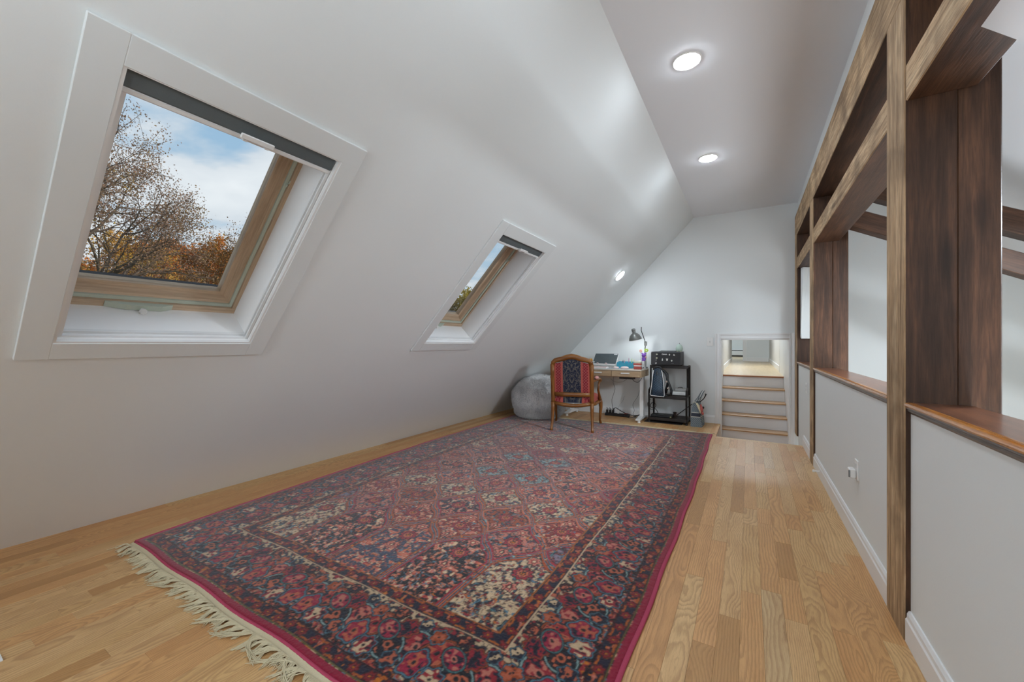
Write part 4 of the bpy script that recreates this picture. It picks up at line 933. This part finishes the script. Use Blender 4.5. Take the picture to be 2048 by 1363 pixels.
mtext('Canon', .028, Matrix.Translation((-.02, -.1692, .162)) @ RX, WHITEP, pr)
def stk(pts, c='#d6d6cf', lb=None):
    m = MB(); m.prism(pts, -.1705, -.1682, 'y'); m.build('sticker', solid('sticker'+c, c, .5), pr, label=lb)
def rnd(cx, cz, a, b, n=9): return [(cx+a*math.cos(2*PI*k_/n), cz+b*math.sin(2*PI*k_/n)) for k_ in range(n)]
stk(rnd(-.128, .168, .013, .010), '#c9c9b0'); stk(rnd(-.130, .112, .013, .011), '#c9c9a8'); stk([(-.142, .080), (-.138, .088), (-.134, .080), (-.138, .072)]); stk([(-.153, .022), (-.131, .026), (-.129, .046), (-.151, .044)], '#a9a9a6')
stk([(-.058, .075), (-.050, .068), (-.040, .078), (-.042, .098), (-.048, .112), (-.054, .100)]); stk([(0, .105), (.034, .105), (.028, .085), (.022, .070), (.010, .070), (.008, .088)]); stk(rnd(.052, .164, .009, .012)); stk([(.103, .153), (.130, .150), (.122, .168), (.113, .174), (.106, .165)]); stk(rnd(.083, .075, .011, .013))
stk([(.075, .034), (.115, .034), (.115, .037), (.075, .037)], '#6a6a6c')
# pear plush
pp = thing('pear_plush', 'pale mint pear shaped ornament with dark stem, on top of the printer', 'ornament', (-.905, 6.50, .865+.207))
MINT = plain('mint_plush', srgb('#b9ccc0'), .8, var=.05)
MB().lathe([(.0, 0), (.030, .002), (.048, .02), (.052, .045), (.046, .072), (.036, .090), (.026, .104), (.014, .112), (0, .114)], 20).build('body', MINT, pp, smooth=2); MB().tube([(0, 0, .112), (.002, 0, .132)], .0045, 6).build('stem', BLACKP, pp)
for s_ in (-1, 1): MB().ball((s_*.022, -.03, .006), (.012, .014, .007), 8, 6).build('foot', solid('cream_foot', '#d6cfa8', .8), pp, smooth=2)
# backpack hung from the top shelf -------------------------------------------
bp = thing('backpack', 'navy patterned backpack with white piping hanging from the top shelf of the stand', 'bag', (-1.16, 6.22, 0))
def chev():
    g = G('navy_monogram_leather'); v = g.coord(); x, y, z = g.sep(v)[:3]; s1 = g.M('FRACT', g.mul(g.add(z, g.mul(g.M('ABSOLUTE', g.add(g.M('FRACT', g.mul(x, 22)), -.5)), .05)), 40))
    dots = g.vor(v, 70); f = g.M('GREATER_THAN', s1, .45); n = g.noise(v, 9, 2); c = g.mix(g.mul(f, g.ramp(n, [(.35, (.3, .3, .3)), (.65, (1, 1, 1))])), srgb('#10131c'), srgb('#3f5a70'))
    return g.bsdf(c, .4, g.bump(dots, .3, .003))
CHEV = chev()
m = MB()
prof = [(.40, .145, .055), (.43, .135, .07), (.50, .125, .072), (.60, .110, .066), (.70, .095, .056), (.78, .080, .045), (.815, .070, .03)]
vs = []; nn = 20
for z, a, b in prof:
    for k_ in range(nn):
        t_ = 2*PI*k_/nn; cx_, sx_ = math.cos(t_), math.sin(t_); vs.append((a*abs(cx_)**.45*(1 if cx_ > 0 else -1)*.72-.0, b*abs(sx_)**.6*(1 if sx_ > 0 else -1), z+.012))
fs = [(i*nn+k_, i*nn+(k_+1) % nn, (i+1)*nn+(k_+1) % nn, (i+1)*nn+k_) for i in range(len(prof)-1) for k_ in range(nn)]+[tuple(range(nn-1, -1, -1)), tuple((len(prof)-1)*nn+k_ for k_ in range(nn))]
m.add(vs, fs); m.build('body', CHEV, bp, smooth=True)
pts = [(-.058, -.052, .80), (-.072, -.066, .68), (-.085, -.073, .55), (-.102, -.075, .44), (-.09, -.073, .423), (0, -.075, .418), (.092, -.073, .415), (.098, -.073, .44), (.092, -.072, .55), (.080, -.066, .68), (.058, -.052, .80)]
MB().tube(pts, .0052, 6).build('piping', WHITEP, bp, smooth=2)
MB().tube([(-.045, -.02, .825), (-.02, -.01, .845), (.02, -.01, .845), (.05, -.02, .825), (.06, -.03, .79)], [.016, .018, .018, .014, .01], 8).build('top_handle', BLACKP, bp, smooth=2)
MB().tube([(.07, .02, .80), (.12, .0, .70), (.165, -.01, .58), (.19, -.01, .50), (.18, -.01, .44), (.14, 0, .43), (.10, .01, .45)], [.014, .018, .024, .028, .028, .024, .014], 8, flat=.5).build('shoulder_strap', BLACKP, bp, smooth=2)
CHR = plain('chrome', srgb('#d0d0d0'), .15, metal=.9)
for q0, q1 in (((.105, -.035, .62), (.135, -.02, .65)), ((.13, -.04, .53), (.165, -.025, .55)), ((.15, -.04, .49), (.162, -.028, .54))): MB().bbox(q0, q1, .003).build('buckle', CHR, bp); MB().bbox((-.01, -.078, .735), (.002, -.062, .79), .002).build('zip_pull', WHITEP, bp)
MB().tube([(.10, .03, .46), (.13, .03, .60), (.12, .03, .74), (.06, .03, .80)], .035, 8, flat=.6).build('side_pocket', BLACKP, bp, smooth=2)
# router + white box on middle shelf, tablet on lower shelf
wb = thing('white_box', 'low white box with rounded corners on the middle shelf', 'box', (-.90, 6.50, .415)); MB().bbox((-.10, -.08, 0), (.105, .08, .05), .008).build('shell', WHITEP, wb)
rt = thing('router', 'small grey rounded device sitting on the white box', 'router', (-.89, 6.52, .465)); MB().bbox((-.085, -.05, 0), (.085, .05, .05), .014).build('case', solid('light_grey_plastic', '#b5b5b3', .5), rt); MB().tube([(-.04, 0, .05), (-.02, 0, .062), (.02, 0, .062), (.03, 0, .05)], .006, 6).build('cable_loop', BLACKP, rt)
for q in (-.04, .0, .04): MB().ball((q, -.05, .025), .004, 6, 4).build('led', solid('dark_dot', '#6a6a6a'), rt)
tb = thing('black_case', 'flat black case lying on the lowest shelf of the stand', 'case', (-1.14, 6.40, .08)); MB().bbox((-.15, -.09, 0), (.16, .09, .035), .008).build('case', BLACKP, tb); box('label_tag', (.13, -.092, .008), (.15, -.089, .024), solid('brass_tag', '#b9b27c', .4), tb)
cp = thing('small_cup', 'small dark cup at the back of the lowest shelf', 'cup', (-.965, 6.47, .08)); MB().lathe([(.0, .005), (.02, 0), (.022, .05), (.028, .07), (.024, .07), (.018, .01)], 14).build('cup', solid('dark_brown_cup', '#3a2c26', .4), cp, smooth=True)
mt_ = simple('floor_mat', 'dark mat on the floor under the printer stand', 'mat', MB().bbox((-.30, -.16, 0), (.24, .2, .006), .002), solid('dark_mat', '#2a2422', .9), (-1.08, 6.42, 0))
# tote bag ------------------------------------------------------------------
to = thing('tote_bag', 'grey blue patterned tote bag with navy band standing on the floor by the rack', 'bag', (-.645, 6.38, 0))
def obl():
    g = G('oblique_woven_jacquard'); v = g.coord(); x, y, z = g.sep(v)[:3]
    s1 = g.M('FRACT', g.mul(g.add(g.mul(x, .8), z), 46)); s2 = g.M('FRACT', g.mul(g.add(g.mul(x, -1.4), z), 30)); n = g.noise(v, 120, 2)
    f = g.M('MULTIPLY', g.M('GREATER_THAN', s1, .5), g.M('GREATER_THAN', s2, .35)); c = g.mix(f, srgb('#495a66'), srgb('#a4adb0')); c = g.mix(g.mul(n, .4), c, srgb('#5c6a72'))
    band = g.M('MULTIPLY', g.M('GREATER_THAN', z, .150), g.M('LESS_THAN', z, .200)); c = g.mix(band, c, srgb('#2b3240'))
    b2 = g.M('ADD', g.M('MULTIPLY', g.M('GREATER_THAN', z, .138), g.M('LESS_THAN', z, .150)), g.M('MULTIPLY', g.M('GREATER_THAN', z, .200), g.M('LESS_THAN', z, .210))); c = g.mix(b2, c, srgb('#b9bcb4'))
    return g.bsdf(c, .8, g.bump(n, .3, .002))
OB = obl()
m = MB(); vs = [(-.075, -.14, 0), (.075, -.14, 0), (.085, .14, 0), (-.065, .14, 0), (-.07, -.142, .15), (.055, -.142, .15), (.075, .14, .15), (-.05, .14, .15), (-.045, -.13, .345), (.0, -.13, .35), (.03, .12, .34), (-.02, .12, .34)]
m.add(vs, [(3, 2, 1, 0), (0, 1, 5, 4), (1, 2, 6, 5), (2, 3, 7, 6), (3, 0, 4, 7), (4, 5, 9, 8), (5, 6, 10, 9), (6, 7, 11, 10), (7, 4, 8, 11)]); m.build('body', OB, to)
MB().tube([(-.045, -.132, .34), (-.03, -.134, .358), (.0, -.132, .352)], .009, 6).build('rim', solid('rim_white', '#c3c9c3', .7), to)
for dx, c0 in ((0, -.035), (.03, -.005)):
    MB().tube([(c0, -.12, .345), (c0+.06, -.10, .43), (c0+.09, -.08, .49), (c0+.10, -.02, .51), (c0+.08, .05, .48), (c0+.03, .08, .35)], [.011]*6, 6, flat=.4).build('handle', OB, to, smooth=2)
MB().tube([(.04, -.06, .35), (.09, -.06, .40), (.115, -.06, .45), (.12, -.06, .475)], [.006, .006, .008, .013], 8).build('cord', BLACKP, to, smooth=2, label='black cord with a plug sticking out')
MB().tube([(.005, -.125, .34), (.03, -.14, .30), (.05, -.145, .24), (.06, -.147, .20)], [.02, .026, .018, .006], 8, flat=.4).build('scarf', solid('cream_scarf', '#cfc6a8', .8), to, smooth=2, label='cream scarf hanging from the rim')
m = MB(); m.ball((.07, -.13, .26), (.022, .018, .045)); m.ball((.08, -.13, .20), (.02, .016, .022)); m.ball((.06, -.13, .31), (.012, .012, .02)); m.build('charm', solid('coral_charm', '#b5605a', .8), to, smooth=2, label='coral red hanging charm'); MB().ball((.092, -.13, .285), (.014, .012, .018)).build('charm_bow', BLACKP, to, smooth=2)
MB().tube([(.07, -.145, .19), (.085, -.15, .16), (.075, -.15, .135), (.058, -.148, .15), (.065, -.145, .18)], .005, 6).build('ring', GREYM, to, smooth=2)

# cables, power strip -----------------------------------------------------------
ps = thing('power_strip', 'black power strip full of plugs on the floor under the desk', 'power strip', (-1.86, 6.52, 0)); box('bar', (-.20, -.035, 0), (.20, .035, .045), BLACKP, ps, r=.006)
for i, x in enumerate((-.17, -.12, -.07)): MB().bbox((x-.016, -.018, .045), (x+.016, .018, .095), .005).tube([(x, 0, .09), (x-.01, 0, .13), (x+.02, 0, .10)], .005, 6).build('plug', BLACKP, ps)
box('plug', (.0, -.02, .045), (.035, .02, .115), WHITEP, ps, label='white plug'); box('switch', (.12, -.02, .045), (.17, .02, .06), solid('red_switch', '#a8403c', .4), ps, label='red switch')
def cable(lb, pts, r=.004, c=BLACKP, nm='cable'):
    # smooth the path
    P = [Vector(p_) for p_ in pts]; out = []
    for i in range(len(P)-1):
        a, b, c2, d_ = P[max(i-1, 0)], P[i], P[i+1], P[min(i+2, len(P)-1)]
        for t_ in (0, .25, .5, .75): out.append(.5*((2*b)+(-a+c2)*t_+(2*a-5*b+4*c2-d_)*t_*t_+(-a+3*b-3*c2+d_)*t_**3))
    out.append(P[-1]); o = MB().tube(out, r, 6).build(nm, c, smooth=2); return tag(o, lb, 'cable', 'loose cables around the desk')
cable('thin black cable hanging straight down in front of the wall right of desk centre', [(-1.50, 6.5, .66), (-1.49, 6.5, .52), (-1.52, 6.5, .36), (-1.60, 6.5, .22), (-1.58, 6.5, .12), (-1.60, 6.5, .06), (-1.56, 6.5, .02)], .0028)
cable('thin drooping grey cable just under the desktop', [(-1.98, 6.45, .66), (-1.93, 6.45, .60), (-1.85, 6.45, .565), (-1.75, 6.45, .58), (-1.66, 6.45, .64)], .0022, GREYM)
cable('thick black cable from the power strip curving to the right desk leg', [(-1.93, 6.5, .09), (-1.88, 6.48, .14), (-1.80, 6.45, .11), (-1.68, 6.45, .06), (-1.55, 6.45, .05), (-1.44, 6.46, .08)], .006)
cable('tangled black cable on the floor beside the power strip', [(-1.72, 6.42, .03), (-1.62, 6.38, .015), (-1.52, 6.44, .05), (-1.47, 6.5, .03), (-1.53, 6.52, .015), (-1.58, 6.44, .03), (-1.48, 6.40, .012), (-1.40, 6.46, .02)], .005)
cable('looped black cable on the left post of the printer stand', [(-1.33, 6.5, .32), (-1.36, 6.46, .26), (-1.34, 6.44, .19), (-1.28, 6.45, .17), (-1.24, 6.47, .24), (-1.30, 6.48, .27), (-1.33, 6.5, .20), (-1.25, 6.53, .16), (-1.21, 6.55, .06)], .005)
cable('black cable slanting behind the right post of the printer stand', [(-.95, 6.6, .09), (-.88, 6.6, .15), (-.80, 6.62, .22), (-.74, 6.64, .27)], .006)
cable('thin grey cable near the power strip against the wall', [(-1.86, 6.56, .10), (-1.85, 6.6, .17), (-1.80, 6.62, .24), (-1.77, 6.62, .33)], .0018, GREYM)
cable('black cable behind the chair arm dropping from the desk', [(-1.83, 6.2, .68), (-1.83, 6.19, .58), (-1.80, 6.18, .50), (-1.82, 6.2, .42), (-1.87, 6.25, .30), (-1.90, 6.4, .12)], .003)
cable('short looped cables below the control box', [(-1.56, 6.26, .66), (-1.52, 6.26, .61), (-1.46, 6.27, .60), (-1.42, 6.30, .66)], .004)
# wall plates ------------------------------------------------------------------
sw = thing('light_switch', 'white wall switch plate on the end wall left of the stair opening', 'switch', (-.501, YE, 1.222)); box('plate', (-.045, -.007, -.066), (.045, 0, .066), WHITEP, sw, r=.003); box('toggle', (-.006, -.014, -.012), (.006, -.006, .012), plain('switch_grey', srgb('#c4c4c2'), .4), sw, r=.001)
def outlet(y, z, lb, plug=False):
    t = thing('wall_outlet', lb, 'outlet', (XR, y, z)); box('plate', (-.007, -.036, -.058), (0, .036, .058), WHITEP, t, r=.003)
    for dz in (-.022, .022): box('socket', (-.0095, -.017, dz-.014), (-.0065, .017, dz+.014), plain('socket_face', srgb('#d2d2d0'), .4), t, r=.002)
    if plug:
        q = thing('plug_in_device', 'white plug in device pushed into the half wall outlet', 'plug', (XR-.0095, y+.004, z-.022)); MB().bbox((-.032, -.028, -.030), (0, .03, .026), .006).build('body', WHITEP, q)
        MB().bbox((-.036, -.03, -.024), (-.028, -.022, .018), .002).build('grille', solid('grey_slot', '#77797a'), q)
outlet(3.10, .445, 'white outlet on the half wall between the near and middle posts, device plugged in', True); outlet(5.50, .70, 'white outlet on the far half wall section beside the stairs')
ds = thing('door_stop', 'small white door stop knob on the baseboard beside the middle post', 'door stop', (XR-.017, 4.42, .062)); MB().lathe([(.012, 0), (.014, .004), (.007, .008), (.007, .035), (.013, .038), (.014, .05), (0, .055)], 12, M=Matrix.Rotation(-PI/2, 4, 'Y')).build('knob', WHITEP, ds, smooth=True)
simple('white_stick', 'short white stick lying on the floor at the left edge', 'stick', MB().bbox((-.03, -.005, 0), (.03, .005, .006), .001), WHITEP, (-2.45, .30, 0))

# ================================================================== OUTSIDE
LAWN = plain('lawn', srgb('#5d6a35'), .95, var=.3, scale=2)
o = MB().box((-90, -60, -3.7), (40, 90, -3.5)).build('lawn', LAWN); tag(o, kind='structure')
BARK = plain('bark', srgb('#5c5047'), .9, var=.3, scale=12)
def leafmat(name, cols):
    g = G(name); n = g.noise(g.coord(), 1.6, 2); n2 = g.noise(g.coord(), 9, 2); f = g.add(g.mul(n, .55), g.mul(n2, .45))
    k_ = len(cols); c = g.ramp(f, [(.34+.32*i/(k_-1), srgb(c_)) for i, c_ in enumerate(cols)])
    b = g.n('ShaderNodeBsdfDiffuse'); g.put(b.inputs[0], c); t_ = g.n('ShaderNodeBsdfTranslucent'); g.put(t_.inputs[0], c); mx = g.n('ShaderNodeMixShader'); mx.inputs[0].default_value = .35
    g.t.links.new(b.outputs[0], mx.inputs[1]); g.t.links.new(t_.outputs[0], mx.inputs[2]); g.t.links.new(mx.outputs[0], g.out.inputs[0]); return g.m
def tree(label, loc, height, crown, cols, seed, depth=6, leafn=26, leaf=.11, lean=(0, 0), base=-3.5, trunk_f=.30, dens=1.0):
    R = random.Random(seed); root = thing('autumn_tree', label, 'tree', (loc[0], loc[1], base), group=None)
    tubes = []; tips = []
    def grow(p, d_, L_, r_, lv):
        q = p; n_ = 3; segs = [p]; rs = [r_]
        for i in range(n_):
            d_ = (d_+Vector((R.gauss(0, .14), R.gauss(0, .14), R.gauss(0, .09)+.02))).normalized(); q = q+d_*L_/n_; segs.append(q); rs.append(r_*(1-.22*(i+1)/n_*1.2))
            if lv >= 2 and i < n_: tips.append((q, lv))
        tubes.append((segs, rs))
        if lv >= depth: tips.append((q, lv)); tips.append((q, lv)); return
        k_ = R.choice([2, 3, 3]) if lv > 0 else 5
        for i in range(k_):
            az = R.uniform(0, 2*PI) if lv else 2*PI*i/k_+R.uniform(-.4, .4); an = R.uniform(.35, .85) if lv else R.uniform(.5, 1.0)
            a = d_.orthogonal().normalized(); a.rotate(Matrix.Rotation(az, 3, d_)); nd = (d_*math.cos(an)+a*math.sin(an)); nd.z = nd.z*.6+.10
            nd.normalize(); grow(q, nd, L_*R.uniform(.66, .88), rs[-1]*R.uniform(.58, .75), lv+1)
        if lv < 3: grow(q, (d_+Vector((lean[0], lean[1], .2))).normalized(), L_*.8, rs[-1]*.8, lv+1)
    Lt = height*trunk_f; grow(Vector((0, 0, 0)), Vector((lean[0]*.3, lean[1]*.3, 1)).normalized(), Lt, height*.030, 0)
    m = MB()
    for segs, rs in tubes: m.tube(segs, [max(x, .006) for x in rs], 5, cap=False)
    zmax = max(v[2] for v in m.v); k_ = height/zmax; kr = crown/np.percentile(np.hypot(*np.array([t_[0][:2] for t_ in tips]).T), 96); m.v = [(a*kr, b*kr, c*k_) for a, b, c in m.v]
    V_ = np.array(m.v); npmesh('trunk', V_, np.array(m.f), BARK, root, True)
    T_ = np.array([tuple(t_[0]) for t_ in tips])*np.array([kr, kr, k_]); rg = np.random.default_rng(seed)
    n_ = int(len(T_)*leafn*dens); 
    if n_ > 70000: n_ = 70000
    c_ = T_[rg.integers(0, len(T_), n_)]+rg.normal(0, (.10 if depth > 5 else .17)*height/10, (n_, 3)); a = rg.normal(0, 1, (n_, 3)); a /= np.linalg.norm(a, axis=1)[:, None]; b = np.cross(a, rg.normal(0, 1, (n_, 3))); b /= np.linalg.norm(b, axis=1)[:, None]
    s_ = leaf*rg.uniform(.5, 1.1, (n_, 1)); VV = np.stack([c_-a*s_*.5, c_+b*s_*.33, c_+a*s_*.5, c_-b*s_*.33], 1).reshape(-1, 3); ar = np.arange(n_*4).reshape(-1, 4)
    npmesh('foliage', VV, ar, leafmat('leaves_%d' % seed, cols), root, kind='stuff')
    return root
OAKL = ['#7d6a58', '#96796a', '#8a735e', '#ad9464']; GOLD = ['#8c8a50', '#c4a458', '#cc9858', '#a89858']; RUSTL = ['#98954e', '#c88a4c', '#cc7e4c', '#a89a58']
tree('tall half bare oak with brown leaves at the left of the near skylight', (-14.0, 2.5), 12.0, 5.2, OAKL, 5, depth=6, leafn=8, leaf=.06, lean=(.0, .02))
tree('lower spreading oak at the lower right of the near skylight view', (-14.5, 6.3), 9.2, 2.9, ['#6a5238', '#8c6a44', '#9c7c4c'], 8, depth=6, leafn=7, leaf=.055)
tree('golden orange maple filling the lower left of the near skylight', (-18.5, 3.0), 8.6, 5.0, GOLD, 12, depth=5, leafn=90, leaf=.11)
tree('rust and green leafed tree behind the oaks, centre of the skylight bottom', (-25, 9.0), 9.9, 5.0, RUSTL, 15, depth=5, leafn=70, leaf=.19)
tree('orange tree in the back row at the right of the near skylight', (-24, 15), 8.6, 5.0, ['#8c6a3a', '#b0783a', '#9a8a4a'], 18, depth=5, leafn=70, leaf=.19)
tree('yellow olive tree visible at the bottom of the far skylight', (-19.5, 24.5), 8.8, 4.5, ['#7d8044', '#b5a04a', '#9c9650'], 21, depth=5, leafn=90, leaf=.22)
tree('tawny tree beside the olive one in the far skylight', (-27, 25), 9.4, 5.0, ['#8a7440', '#a8904a', '#86844a'], 24, depth=5, leafn=90, leaf=.22)
